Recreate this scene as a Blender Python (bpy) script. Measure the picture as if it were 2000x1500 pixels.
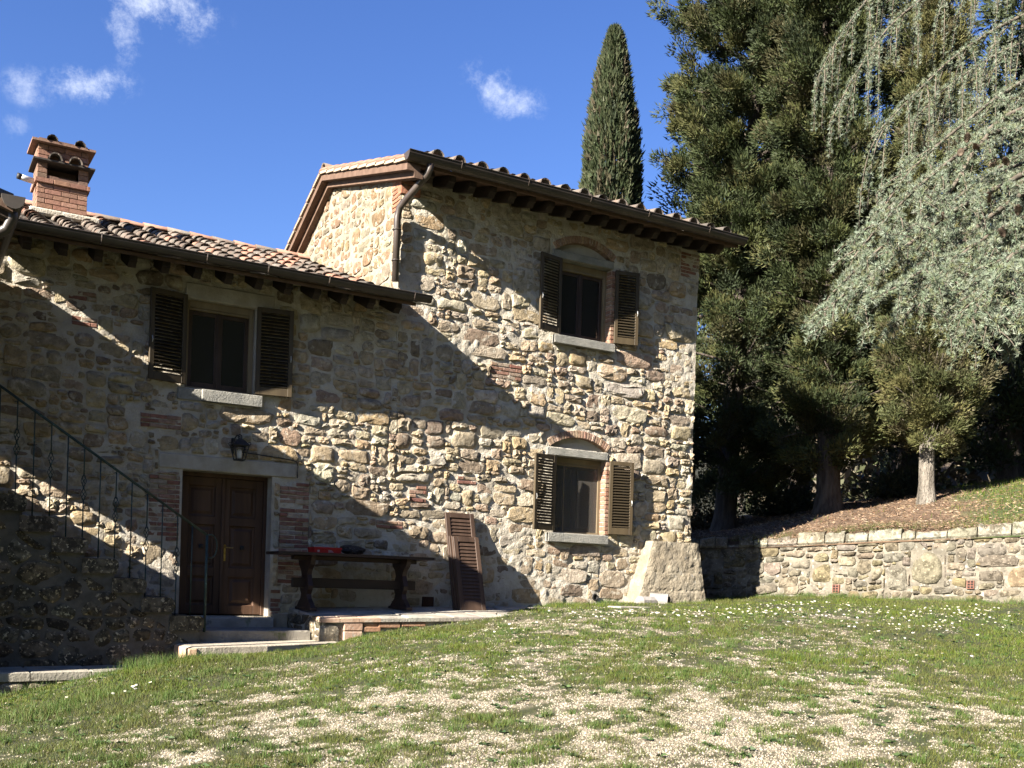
import bpy, math, random
import numpy as np
from mathutils import Vector, Matrix

for o in list(bpy.data.objects):
    bpy.data.objects.remove(o)
SC = bpy.context.scene
COL = SC.collection
rad = math.radians
random.seed(7)

# ------------------------------------------------------------------ camera
YAW, ROLL = 0.53615, 0.030
CAM_LOC = (0.0, -15.13, 1.6)
cam_d = bpy.data.cameras.new("camera")
cam = bpy.data.objects.new("camera", cam_d)
COL.objects.link(cam)
cam_d.sensor_fit = 'HORIZONTAL'
cam_d.sensor_width = 36.0
cam_d.lens = 36.0 * 2050 / 2000
cam_d.shift_x = 0.0
cam_d.shift_y = 396 / 2000
cam_d.clip_start = 0.05
cam_d.clip_end = 3000
Rv = Vector((math.cos(YAW), -math.sin(YAW), 0))
Fv = Vector((math.sin(YAW), math.cos(YAW), 0))
Uv = Vector((0, 0, 1))
right = Rv * math.cos(ROLL) + Uv * math.sin(ROLL)
up = -Rv * math.sin(ROLL) + Uv * math.cos(ROLL)
M = Matrix((right, up, -Fv)).transposed().to_4x4()
M.translation = Vector(CAM_LOC)
cam.matrix_world = M
SC.camera = cam

# ------------------------------------------------------------------ sun, sky, exposure
SUN = Vector((3.74, 1.0, -1.98)).normalized()      # direction the light travels
SUN_EL = math.asin(-SUN.z)
SUN_AZ = math.atan2(-SUN.x, -SUN.y)                 # measured from +Y towards +X
sl = bpy.data.lights.new("sun", 'SUN')
sl.energy = 5.0
sl.angle = rad(0.5)
sl.color = (1.0, 0.93, 0.82)
so = bpy.data.objects.new("sun", sl)
COL.objects.link(so)
so.rotation_euler = SUN.to_track_quat('-Z', 'Y').to_euler()
so.location = (-30, -10, 25)

SC.view_settings.view_transform = 'Standard'
SC.view_settings.look = 'None'
SC.view_settings.exposure = 2.35
SC.view_settings.gamma = 1.0
SC.view_settings.use_curve_mapping = False
SC.cycles.use_denoising = True
SC.cycles.max_bounces = 6
SC.cycles.diffuse_bounces = 2
SC.cycles.glossy_bounces = 3
SC.cycles.transparent_max_bounces = 8
SC.cycles.use_adaptive_sampling = True
SC.cycles.adaptive_threshold = 0.02


class NT:
    """small helper for writing node trees"""
    def __init__(self, tree):
        self.t = tree
        tree.nodes.clear()

    def n(self, kind, ins=None, **kw):
        nd = self.t.nodes.new(kind)
        for k, v in kw.items():
            setattr(nd, k, v)
        for k, v in (ins or {}).items():
            s = nd.inputs[k]
            if isinstance(v, bpy.types.NodeSocket):
                self.t.links.new(v, s)
            else:
                s.default_value = v
        return nd

    def math(self, op, a, b=0.0, clamp=False):
        return self.n('ShaderNodeMath', {0: a, 1: b}, operation=op, use_clamp=clamp).outputs[0]

    def vmath(self, op, a, b=(0, 0, 0)):
        return self.n('ShaderNodeVectorMath', {0: a, 1: b}, operation=op)

    def mix(self, f, a, b, blend='MIX'):
        nd = self.n('ShaderNodeMix', data_type='RGBA', blend_type=blend)
        for s, v in ((nd.inputs[0], f), (nd.inputs[6], a), (nd.inputs[7], b)):
            if isinstance(v, bpy.types.NodeSocket):
                self.t.links.new(v, s)
            else:
                s.default_value = v
        return nd.outputs[2]

    def ramp(self, f, lo, hi):
        nd = self.n('ShaderNodeMapRange', {0: f, 1: lo, 2: hi, 3: 0.0, 4: 1.0}, interpolation_type='SMOOTHSTEP')
        return nd.outputs[0]

    def noise(self, vec, scale, detail=4.0, rough=0.55, dist=0.0):
        return self.n('ShaderNodeTexNoise', {'Vector': vec, 'Scale': scale, 'Detail': detail,
                                             'Roughness': rough, 'Distortion': dist}).outputs[0]


def rgb(r, g, b):
    return (r, g, b, 1.0)


world = bpy.data.worlds.new("World")
SC.world = world
world.use_nodes = True
W = NT(world.node_tree)
sky = W.n('ShaderNodeTexSky', sky_type='NISHITA', sun_disc=False, sun_elevation=SUN_EL,
          sun_rotation=SUN_AZ, altitude=600.0, air_density=1.0, dust_density=0.2, ozone_density=2.5)
wdir = W.n('ShaderNodeTexCoord').outputs['Generated']


def sky_cloud(center, width, height, tilt, scale, strength, seed, thresh=1.06):
    """one wisp of cloud round a direction of the sky (tangent-plane coordinates, far away)"""
    c = Vector(center).normalized()
    e1 = c.cross(Vector((0, 0, 1))).normalized()
    e2 = e1.cross(c).normalized()
    a = math.cos(tilt) * e1 + math.sin(tilt) * e2
    b = -math.sin(tilt) * e1 + math.cos(tilt) * e2
    dc = W.vmath('DOT_PRODUCT', wdir, tuple(c)).outputs['Value']
    u = W.math('DIVIDE', W.vmath('DOT_PRODUCT', wdir, tuple(a)).outputs['Value'], dc)
    v = W.math('DIVIDE', W.vmath('DOT_PRODUCT', wdir, tuple(b)).outputs['Value'], dc)
    front = W.math('GREATER_THAN', dc, 0.2)
    p = W.n('ShaderNodeCombineXYZ', {0: u, 1: v, 2: seed}).outputs[0]
    n1 = W.noise(p, scale, 10.0, 0.72, 0.12)
    n2 = W.noise(p, scale * 0.35, 3.0, 0.5, 0.2)
    uu = W.math('POWER', W.math('ABSOLUTE', W.math('DIVIDE', u, width)), 2.0)
    vv = W.math('POWER', W.math('ABSOLUTE', W.math('DIVIDE', v, height)), 2.0)
    r = W.math('SQRT', W.math('ADD', uu, vv))
    fall = W.math('SUBTRACT', 1.0, r)
    val = W.math('ADD', W.math('MULTIPLY', fall, 0.42), W.math('SUBTRACT', W.math('ADD', W.math('MULTIPLY', n1, 1.75), W.math('MULTIPLY', n2, 0.45)), thresh))
    m = W.ramp(val, 0.08, 0.75)
    m = W.math('MULTIPLY', W.math('MULTIPLY', m, strength), front)
    return W.math('MULTIPLY', m, W.ramp(fall, -0.15, 0.45), clamp=True)
clouds = [
    # direction on the sky, half width, half height, tilt, scale, strength, seed
    ((0.176, 0.873, 0.459), 0.056, 0.028, -0.10, 24.0, 0.72, 3.1),
    ((0.150, 0.888, 0.437), 0.016, 0.034, 0.25, 30.0, 0.50, 9.4),
    ((0.130, 0.909, 0.396), 0.042, 0.018, 0.18, 30.0, 0.60, 5.7),
    ((0.087, 0.9186, 0.386), 0.026, 0.018, 0.1, 30.0, 0.40, 1.3),
    ((0.440, 0.790, 0.430), 0.040, 0.022, -0.45, 28.0, 0.55, 7.9),
    ((0.452, 0.785, 0.418), 0.036, 0.020, -0.2, 30.0, 0.50, 4.2),
    ((0.0743, 0.9307, 0.358), 0.02, 0.014, 0.0, 40.0, 0.2, 2.2),
]
hsv = W.n('ShaderNodeHueSaturation', {'Hue': 0.518, 'Saturation': 1.22, 'Value': 0.90, 'Fac': 1.0, 'Color': sky.outputs[0]})
skycol = hsv.outputs[0]
for c in clouds:
    skycol = W.mix(sky_cloud(*c), skycol, (5.2, 5.5, 6.0, 1.0))
bg = W.n('ShaderNodeBackground', {'Color': skycol, 'Strength': 0.05})
wo = W.n('ShaderNodeOutputWorld', {'Surface': bg.outputs[0]})


# ------------------------------------------------------------------ materials
MATS = {}
ALB = 0.68            # albedo cut on every surface, offsetting exposure so shade renders darker


def material(name, c1, c2, scale=6.0, rough=0.85, bumps=((30.0, 0.4, 0.02),), tone=False, rnd=0.0, spots=None,
             smear=None, spec=0.3, metal=0.0, stretch=(1, 1, 1), transl=0.0, streak=None, lo=0.35, hi=0.65):
    if name in MATS:
        return MATS[name]
    m = bpy.data.materials.new(name)
    m.use_nodes = True
    T = NT(m.node_tree)
    co = T.n('ShaderNodeTexCoord').outputs['Object']
    info = T.n('ShaderNodeObjectInfo')
    if rnd:
        off = T.n('ShaderNodeCombineXYZ', {0: T.math('MULTIPLY', info.outputs['Random'], 37.0), 1: T.math('MULTIPLY', info.outputs['Random'], 91.0), 2: 0.0}).outputs[0]
        co = T.vmath('ADD', co, off).outputs[0]
    cs = T.vmath('MULTIPLY', co, stretch).outputs[0]
    f = T.ramp(T.noise(cs, scale, 5.0, 0.6), lo, hi)
    col = T.mix(f, rgb(*c1), rgb(*c2))
    if spots:
        for sc_, th, wd, cc in spots:
            s = T.ramp(T.noise(co, sc_, 4.0, 0.65), th, th + wd)
            col = T.mix(s, col, rgb(*cc))
    if streak:
        sc_, amt, cc = streak
        s = T.ramp(T.noise(T.vmath('MULTIPLY', co, (1, 1, 0.12)).outputs[0], sc_, 4.0, 0.6), 0.5, 0.75)
        col = T.mix(T.math('MULTIPLY', s, amt), col, rgb(*cc))
    if tone:
        at = T.n('ShaderNodeAttribute', attribute_name='tone')
        col = T.mix(1.0, col, at.outputs['Color'], 'MULTIPLY')
    if smear:
        sc_, th, wd, cc = smear
        col = T.mix(T.ramp(T.noise(co, sc_, 5.0, 0.7), th, th + wd), col, rgb(*cc))
    if rnd:
        v = T.math('ADD', 1.0 - rnd, T.math('MULTIPLY', info.outputs['Random'], 2 * rnd))
        g = T.n('ShaderNodeCombineXYZ', {0: v, 1: v, 2: v}).outputs[0]
        col = T.mix(1.0, col, g, 'MULTIPLY')
    col = T.mix(1.0, col, rgb(ALB, ALB, ALB), 'MULTIPLY')
    nrm = None
    for sc_, st, ds in bumps:
        ins = {'Strength': st, 'Distance': ds, 'Height': T.noise(cs, sc_, 4.0, 0.65)}
        if nrm is not None:
            ins['Normal'] = nrm
        nrm = T.n('ShaderNodeBump', ins).outputs[0]
    ins = {'Base Color': col, 'Roughness': rough, 'Metallic': metal, 'Specular IOR Level': spec}
    if nrm is not None:
        ins['Normal'] = nrm
    p = T.n('ShaderNodeBsdfPrincipled', ins)
    sh = p.outputs[0]
    if transl:
        tb = T.n('ShaderNodeBsdfTranslucent', {'Color': col})
        sh = T.n('ShaderNodeMixShader', {0: transl, 1: sh, 2: tb.outputs[0]}).outputs[0]
    T.n('ShaderNodeOutputMaterial', {'Surface': sh})
    MATS[name] = m
    return m


# ------------------------------------------------------------------ mesh helpers
class MB:
    """collects shapes; build() links them as ONE mesh object"""
    def __init__(self):
        self.v, self.f, self.c = [], [], []
        self.tone = (1, 1, 1)

    def add(self, verts, faces, tone=None):
        b = len(self.v)
        self.v += [tuple(p) for p in verts]
        self.f += [tuple(b + i for i in f) for f in faces]
        self.c += [tone or self.tone] * len(verts)
        return self

    def box(self, a, b, tone=None):
        x0, y0, z0 = (min(a[i], b[i]) for i in range(3))
        x1, y1, z1 = (max(a[i], b[i]) for i in range(3))
        return self.add([(x0, y0, z0), (x1, y0, z0), (x1, y1, z0), (x0, y1, z0), (x0, y0, z1), (x1, y0, z1), (x1, y1, z1), (x0, y1, z1)],
                        [(0, 3, 2, 1), (4, 5, 6, 7), (0, 1, 5, 4), (1, 2, 6, 5), (2, 3, 7, 6), (3, 0, 4, 7)], tone)

    def bevbox(self, a, b, r=0.006, tone=None, mat=None):
        """box with chamfered edges"""
        x0, y0, z0 = (min(a[i], b[i]) for i in range(3))
        x1, y1, z1 = (max(a[i], b[i]) for i in range(3))
        vs, X, Y, Z = [], (x0, x1), (y0, y1), (z0, z1)
        idx = {}
        for i in range(2):
            for j in range(2):
                for k in range(2):
                    sx, sy, sz = (1 - 2 * i) * r, (1 - 2 * j) * r, (1 - 2 * k) * r
                    for ax in range(3):
                        p = [X[i] + sx, Y[j] + sy, Z[k] + sz]
                        p[ax] = (X[i], Y[j], Z[k])[ax]
                        idx[(i, j, k, ax)] = len(vs)
                        vs.append(tuple(p))
        fs = []
        g = idx.get
        for i in range(2):
            q = [g((i, 0, 0, 0)), g((i, 1, 0, 0)), g((i, 1, 1, 0)), g((i, 0, 1, 0))]
            fs.append(q if i else q[::-1])
            q = [g((0, i, 0, 1)), g((1, i, 0, 1)), g((1, i, 1, 1)), g((0, i, 1, 1))]
            fs.append(q[::-1] if i else q)
            q = [g((0, 0, i, 2)), g((1, 0, i, 2)), g((1, 1, i, 2)), g((0, 1, i, 2))]
            fs.append(q if i else q[::-1])
        for i in range(2):
            for j in range(2):
                fs.append([g((i, j, 0, 0)), g((i, j, 1, 0)), g((i, j, 1, 1)), g((i, j, 0, 1))])
                fs.append([g((i, 0, j, 0)), g((i, 1, j, 0)), g((i, 1, j, 2)), g((i, 0, j, 2))])
                fs.append([g((0, i, j, 1)), g((1, i, j, 1)), g((1, i, j, 2)), g((0, i, j, 2))])
                for k in range(2):
                    fs.append([g((i, j, k, 0)), g((i, j, k, 1)), g((i, j, k, 2))])
        if mat is not None:
            vs = [tuple(mat @ Vector(p)) for p in vs]
        return self.add(vs, fs, tone)

    def tube(self, pts, r, n=8, closed=False, cap=True, tone=None):
        pts = [Vector(p) for p in pts]
        rs = r if isinstance(r, (list, tuple)) else [r] * len(pts)
        vs, fs, m = [], [], len(pts)
        prev = None
        for i, p in enumerate(pts):
            a = pts[(i - 1) % m] if (closed or i > 0) else p
            b = pts[(i + 1) % m] if (closed or i < m - 1) else p
            t = (b - a).normalized()
            if prev is None:
                ref = Vector((0, 0, 1)) if abs(t.z) < 0.9 else Vector((1, 0, 0))
                prev = t.cross(ref).normalized()
            s = (prev - t * prev.dot(t)).normalized()
            prev = s
            w = t.cross(s)
            for k in range(n):
                an = 2 * math.pi * k / n
                vs.append(p + rs[i] * (math.cos(an) * s + math.sin(an) * w))
        for i in range(m if closed else m - 1):
            j = (i + 1) % m
            for k in range(n):
                l = (k + 1) % n
                fs.append((i * n + k, i * n + l, j * n + l, j * n + k))
        if cap and not closed:
            fs.append(tuple(range(n))[::-1])
            fs.append(tuple((m - 1) * n + k for k in range(n)))
        return self.add(vs, fs, tone)

    def prism(self, poly, fn, d0, d1, tone=None):
        """polygon (2D list) extruded from depth d0 to d1; fn(u, v, d) -> point"""
        n = len(poly)
        vs = [fn(u, v, d0) for u, v in poly] + [fn(u, v, d1) for u, v in poly]
        fs = [tuple(range(n)), tuple(range(n, 2 * n))[::-1]]
        fs += [(i, i + n, (i + 1) % n + n, (i + 1) % n) for i in range(n)]
        return self.add(vs, fs, tone)

    def mesh(self, name, smooth=False):
        me = bpy.data.meshes.new(name)
        me.from_pydata(self.v, [], self.f)
        at = me.color_attributes.new('tone', 'FLOAT_COLOR', 'POINT')
        at.data.foreach_set('color', np.array([(c[0], c[1], c[2], 1.0) for c in self.c], dtype=np.float32).ravel())
        if smooth:
            me.polygons.foreach_set('use_smooth', [True] * len(me.polygons))
        me.update()
        return me

    def build(self, name, mat, parent=None, smooth=False, fixn=True):
        me = self.mesh(name, smooth)
        if fixn:
            import bmesh
            bm = bmesh.new()
            bm.from_mesh(me)
            bmesh.ops.recalc_face_normals(bm, faces=bm.faces)
            bm.to_mesh(me)
            bm.free()
        me.materials.append(mat)
        return link(name, me, parent)


def link(name, me, parent=None, loc=None, rot=None):
    o = bpy.data.objects.new(name, me)
    COL.objects.link(o)
    if parent is not None:
        o.parent = parent
        o.matrix_parent_inverse = wm(parent).inverted()
    if loc is not None:
        o.location = loc
    if rot is not None:
        o.rotation_euler = rot
    return o


def wm(o):
    m = Matrix.LocRotScale(o.location, o.rotation_euler, o.scale)
    if o.parent is not None:
        m = wm(o.parent) @ o.matrix_parent_inverse @ m
    return m


def thing(name, label, cat, loc=(0, 0, 0), group=None):
    o = bpy.data.objects.new(name, None)
    COL.objects.link(o)
    o.location = loc
    o.empty_display_size = 0.2
    tag(o, label, cat, group)
    return o


def tag(o, label, cat, group=None, kind=None):
    if label:
        o['label'] = label
    if cat:
        o['category'] = cat
    if group:
        o['group'] = group
    if kind:
        o['kind'] = kind
    return o


def np_mesh(name, V, F, mat, tone=None, parent=None, smooth=False, kind=None):
    """big mesh from numpy arrays: V (n,3), F (m,3|4)"""
    me = bpy.data.meshes.new(name)
    n, m, k = len(V), len(F), F.shape[1]
    me.vertices.add(n)
    me.vertices.foreach_set('co', np.ascontiguousarray(V, dtype=np.float32).ravel())
    me.loops.add(m * k)
    me.loops.foreach_set('vertex_index', np.ascontiguousarray(F, dtype=np.int32).ravel())
    me.polygons.add(m)
    me.polygons.foreach_set('loop_start', np.arange(0, m * k, k, dtype=np.int32))
    me.polygons.foreach_set('loop_total', np.full(m, k, dtype=np.int32))
    if smooth:
        me.polygons.foreach_set('use_smooth', np.ones(m, dtype=bool))
    me.update(calc_edges=True)
    if tone is not None:
        at = me.color_attributes.new('tone', 'FLOAT_COLOR', 'POINT')
        c = np.ones((n, 4), dtype=np.float32)
        c[:, :3] = tone
        at.data.foreach_set('color', c.ravel())
    me.materials.append(mat)
    o = link(name, me, parent)
    if kind:
        o['kind'] = kind
    return o


# ------------------------------------------------------------------ value noise (numpy)
def _hash(ix, iy, seed):
    h = (ix.astype(np.int64) * 374761393 + iy.astype(np.int64) * 668265263 + seed * 1442695041) & 0x7fffffff
    h = ((h ^ (h >> 13)) * 1274126177) & 0x7fffffff
    return ((h ^ (h >> 16)) & 0xffff) / 65535.0


def vnoise(x, y, seed=0):
    ix, iy = np.floor(x), np.floor(y)
    fx, fy = x - ix, y - iy
    fx, fy = fx * fx * (3 - 2 * fx), fy * fy * (3 - 2 * fy)
    a, b = _hash(ix, iy, seed), _hash(ix + 1, iy, seed)
    c, d = _hash(ix, iy + 1, seed), _hash(ix + 1, iy + 1, seed)
    return (a * (1 - fx) + b * fx) * (1 - fy) + (c * (1 - fx) + d * fx) * fy


def fbm(x, y, seed=0, oct=4, gain=0.5):
    x, y = np.asarray(x, float), np.asarray(y, float)
    s, a, t = 0.0, 1.0, 0.0
    for i in range(oct):
        s = s + a * vnoise(x * 2 ** i, y * 2 ** i, seed + i)
        t += a
        a *= gain
    return s / t


# ------------------------------------------------------------------ rubble masonry: cells, stones
def clip(poly, nx, ny, c):
    """keep nx*u + ny*v <= c"""
    out = []
    n = len(poly)
    for i in range(n):
        p, q = poly[i], poly[(i + 1) % n]
        dp, dq = nx * p[0] + ny * p[1] - c, nx * q[0] + ny * q[1] - c
        if dp <= 0:
            out.append(p)
        if (dp < 0 < dq) or (dq < 0 < dp):
            t = dp / (dp - dq)
            out.append((p[0] + t * (q[0] - p[0]), p[1] + t * (q[1] - p[1])))
    return out


def parea(p):
    return 0.5 * sum(p[i][0] * p[(i + 1) % len(p)][1] - p[(i + 1) % len(p)][0] * p[i][1] for i in range(len(p)))


def inset(poly, g):
    if parea(poly) < 0:
        poly = poly[::-1]
    res = poly
    n = len(poly)
    for i in range(n):
        (x0, y0), (x1, y1) = poly[i], poly[(i + 1) % n]
        l = math.hypot(x1 - x0, y1 - y0)
        if l < 1e-6:
            continue
        nx, ny = (y1 - y0) / l, -(x1 - x0) / l
        res = clip(res, nx, ny, nx * x0 + ny * y0 - g)
        if len(res) < 3:
            return []
    return res


def cells(rng, u0, u1, v0, v1, rows, excl=(), halfplanes=(), asp=1.7, big=0.12):
    """power diagram of seeds set in rough courses -> convex cells"""
    seeds = []
    v = v0
    while v < v1:
        h = rng.choice(rows)
        u = u0 - rng.random() * 0.2
        while u < u1:
            w = h * rng.uniform(0.9, 2.5)
            if rng.random() < big:
                w *= 1.35
            if h > 0.16 and rng.random() < 0.35:
                seeds.append((u + w / 2, v + h * 0.27 + rng.uniform(-.02, .02), 0.20 * math.sqrt(w * h * 0.5)))
                seeds.append((u + w / 2 + rng.uniform(-.05, .05), v + h * 0.77 + rng.uniform(-.02, .02), 0.20 * math.sqrt(w * h * 0.5)))
            else:
                seeds.append((u + w / 2, v + h / 2 + rng.uniform(-.22, .22) * h, 0.36 * math.sqrt(w * h)))
            u += w
        v += h
    S = np.array(seeds)
    out = []
    for i, (su, sv, r) in enumerate(seeds):
        d = np.abs(S[:, 0] - su) / 1.5 + np.abs(S[:, 1] - sv)
        nb = np.argsort(d)[1:26]
        poly = [(su - .6, sv - .45), (su + .6, sv - .45), (su + .6, sv + .45), (su - .6, sv + .45)]
        for a, b, c in ((-1, 0, -u0), (1, 0, u1), (0, -1, -v0), (0, 1, v1)):
            poly = clip(poly, a, b, c)
        for j in nb:
            if len(poly) < 3:
                break
            tu, tv, tr = seeds[j]
            ax, ay = (tu - su) / asp ** 2, tv - sv
            c = (((tu / asp) ** 2 + tv ** 2 - tr ** 2) - ((su / asp) ** 2 + sv ** 2 - r ** 2)) / 2
            poly = clip(poly, ax, ay, c)
        for a, b, c in halfplanes:
            if len(poly) >= 3:
                poly = clip(poly, a, b, c)
        for (x0, z0, x1, z1) in excl:
            if len(poly) < 3:
                break
            us, vs = [p[0] for p in poly], [p[1] for p in poly]
            if max(us) <= x0 or min(us) >= x1 or max(vs) <= z0 or min(vs) >= z1:
                continue
            best, ba = [], 0
            for a, b, c in ((1, 0, x0), (-1, 0, -x1), (0, 1, z0), (0, -1, -z1)):
                q = clip(poly, a, b, c)
                if len(q) >= 3 and abs(parea(q)) > ba:
                    best, ba = q, abs(parea(q))
            poly = best
        if len(poly) >= 3 and abs(parea(poly)) > 0.0016:
            out.append(poly)
    return out


def stone_shape(rng, poly, fn, h, n=10, wob=0.09):
    """one stone: 50 triangles, sunk rim, rounded bulging face; fn(u, v, out) -> point"""
    L = [math.hypot(poly[i][0] - poly[(i + 1) % len(poly)][0], poly[i][1] - poly[(i + 1) % len(poly)][1]) for i in range(len(poly))]
    tot = sum(L)
    pts, s0 = [], rng.random() * tot / n
    for k in range(n):
        s, i = (s0 + tot * k / n) % tot, 0
        while s > L[i]:
            s -= L[i]
            i = (i + 1) % len(poly)
        t = s / max(L[i], 1e-6)
        p, q = poly[i], poly[(i + 1) % len(poly)]
        pts.append((p[0] + t * (q[0] - p[0]), p[1] + t * (q[1] - p[1])))
    cu, cv = sum(p[0] for p in pts) / n, sum(p[1] for p in pts) / n
    sm = []
    for k in range(n):
        a, b, c = pts[k - 1], pts[k], pts[(k + 1) % n]
        w = 1 + rng.uniform(-wob, wob)
        sm.append((cu + ((a[0] + c[0]) * .07 + b[0] * .86 - cu) * w, cv + ((a[1] + c[1]) * .07 + b[1] * .86 - cv) * w))
    tu, tv = rng.uniform(-.10, .10), rng.uniform(-.10, .10)

    def P(p, sc, d):
        u, v = cu + (p[0] - cu) * sc, cv + (p[1] - cv) * sc
        return fn(u, v, d + (tu * (u - cu) + tv * (v - cv)) * (1 if d > 0 else 0))
    V = [P(p, 1.05, -0.035) for p in sm]
    V += [P(p, rng.uniform(.93, 1.02), h * rng.uniform(.15, .75)) for p in sm]
    V += [P(p, rng.uniform(.55, .82), h * rng.uniform(.55, 1.45)) for p in sm]
    V.append(fn(cu, cv, h * rng.uniform(.8, 1.3)))
    F = []
    for r in range(2):
        for k in range(n):
            l = (k + 1) % n
            F.append((r * n + k, r * n + l, (r + 1) * n + l, (r + 1) * n + k))
    for k in range(n):
        F.append((2 * n + k, 2 * n + (k + 1) % n, 3 * n))
    return V, F


def brick_cells(rng, u0, u1, v0, v1, bw=0.26, bh=0.062, skip=0.0, jit=0.008):
    out, v, r = [], v0, 0
    while v + bh * .8 < v1:
        u = u0 - (bw / 2 if r % 2 else 0)
        while u < u1 - .03:
            a, b = max(u, u0), min(u + bw, u1)
            if b - a > .05 and rng.random() > skip:
                out.append([(a + rng.uniform(0, jit), v + rng.uniform(0, jit)), (b - rng.uniform(0, jit), v + rng.uniform(0, jit)),
                            (b - rng.uniform(0, jit), v + bh - rng.uniform(0, jit)), (a + rng.uniform(0, jit), v + bh - rng.uniform(0, jit))])
            u += bw
        v += bh + 0.008
        r += 1
    return out


def blocks(rng, u0, u1, v0, v1, excl=(), halfplanes=(), uh=.070, uw=.05, hs=(1, 1, 1, 1, 2, 2, 2, 2, 3, 3, 4), asp=(1.25, 3.3), seed=0, warp=.035, jit=.016):
    """rough squared rubble: stones of one to four course units packed on a warped lattice -> irregular polygons"""
    nr, nc = int((v1 - v0) / uh) + 1, int((u1 - u0) / uw) + 1
    occ = np.zeros((nr + 5, nc + 1), bool)
    occ[:, nc:] = True
    res = []

    def wpt(c, r):
        u, v = u0 + c * uw, v0 + r * uh
        du = (float(fbm(u * 1.1, v * 1.1, 501 + seed, 2)) - .5) * warp * 2
        dv = (float(fbm(u * .9, v * 1.3, 511 + seed, 3)) - .5) * warp * 3.2
        return u + du, v + dv
    for r in range(nr):
        for c in range(nc):
            if occ[r, c]:
                continue
            h = rng.choice(hs)
            w = max(2, int(h * uh * rng.uniform(*asp) / uw))
            run = 0
            while run < w and not occ[r, c + run]:
                run += 1
            w = run
            if w * uw < .6 * h * uh:
                h = max(1, int(w * uw / uh / .8))
            while h > 1 and occ[r:r + h, c:c + w].any():
                h -= 1
            occ[r:r + h, c:c + w] = True
            if w * uw < .06:
                continue
            # outline with mid points, jitter and knocked-off corners
            cs = [(c, r), (c + w, r), (c + w, r + h), (c, r + h)]
            poly = []
            jj = jit * (.6 + .4 * min(h, 3))
            cen = (c + w / 2, r + h / 2)
            for i in range(4):
                p, q = cs[i], cs[(i + 1) % 4]
                if rng.random() < .62:
                    t = rng.uniform(.10, .30)
                    o_ = cs[i - 1]
                    a = (p[0] + (o_[0] - p[0]) * t, p[1] + (o_[1] - p[1]) * t)
                    t = rng.uniform(.10, .30)
                    b = (p[0] + (q[0] - p[0]) * t, p[1] + (q[1] - p[1]) * t)
                    pp = [a, b]
                else:
                    pp = [p]
                for s in pp:
                    x, y = wpt(*s)
                    poly.append((x + rng.uniform(-jj, jj) * .7, y + rng.uniform(-jj, jj) * .7))
            for a, b, k in ((-1, 0, -u0), (1, 0, u1), (0, -1, -v0), (0, 1, v1)):
                poly = clip(poly, a, b, k)
            for a, b, k in halfplanes:
                if len(poly) >= 3:
                    poly = clip(poly, a, b, k)
            for (x0, z0, x1, z1) in excl:
                if len(poly) < 3:
                    break
                us, vs = [p[0] for p in poly], [p[1] for p in poly]
                if max(us) <= x0 or min(us) >= x1 or max(vs) <= z0 or min(vs) >= z1:
                    continue
                best, ba = [], 0
                for a, b, k in ((1, 0, x0), (-1, 0, -x1), (0, 1, z0), (0, -1, -z1)):
                    q = clip(poly, a, b, k)
                    if len(q) >= 3 and abs(parea(q)) > ba:
                        best, ba = q, abs(parea(q))
                poly = best
            if len(poly) >= 3 and abs(parea(poly)) > .0018:
                res.append(poly)
    return res


def rough_stone(rng, poly, fn, h, n=12, soft=.05):
    """squared rubble stone: sunk rim, steep arris, broken uneven face; about 60 triangles"""
    L = [math.hypot(poly[i][0] - poly[(i + 1) % len(poly)][0], poly[i][1] - poly[(i + 1) % len(poly)][1]) for i in range(len(poly))]
    tot = sum(L)
    pts, s0 = [], rng.random() * tot / n
    for k in range(n):
        s, i = (s0 + tot * k / n) % tot, 0
        while s > L[i]:
            s -= L[i]
            i = (i + 1) % len(poly)
        t = s / max(L[i], 1e-6)
        p, q = poly[i], poly[(i + 1) % len(poly)]
        pts.append((p[0] + t * (q[0] - p[0]), p[1] + t * (q[1] - p[1])))
    cu, cv = sum(p[0] for p in pts) / n, sum(p[1] for p in pts) / n
    size = math.sqrt(abs(parea(poly)))
    sm = []
    for k in range(n):
        a, b, c = pts[k - 1], pts[k], pts[(k + 1) % n]
        w = 1 + rng.uniform(-.07, .05)
        sm.append((cu + ((a[0] + c[0]) * soft + b[0] * (1 - 2 * soft) - cu) * w, cv + ((a[1] + c[1]) * soft + b[1] * (1 - 2 * soft) - cv) * w))
    tu, tv = rng.uniform(-.16, .16), rng.uniform(-.16, .16)
    ed = min(.035, size * .16)

    def P(p, inw, d):
        dx, dy = p[0] - cu, p[1] - cv
        l = math.hypot(dx, dy) + 1e-6
        k = max(.25, 1 - inw / l)
        u, v = cu + dx * k, cv + dy * k
        return fn(u, v, d + (tu * (u - cu) + tv * (v - cv)) * (.6 if d > 0 else 0))
    V = [P(p, -.006, -.035) for p in sm]
    V += [P(p, ed * rng.uniform(.1, .5), h * rng.uniform(.15, .85)) for p in sm]
    V += [P(p, ed * rng.uniform(.9, 2.0) + size * .06, h * rng.uniform(.6, 1.5)) for p in sm]
    V.append(fn(cu + rng.uniform(-.15, .15) * size, cv + rng.uniform(-.12, .12) * size, h * rng.uniform(.6, 1.7)))
    F = []
    for r in range(2):
        for k in range(n):
            l = (k + 1) % n
            F.append((r * n + k, r * n + l, (r + 1) * n + l, (r + 1) * n + k))
    for k in range(n):
        F.append((2 * n + k, 2 * n + (k + 1) % n, 3 * n))
    return V, F
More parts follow.
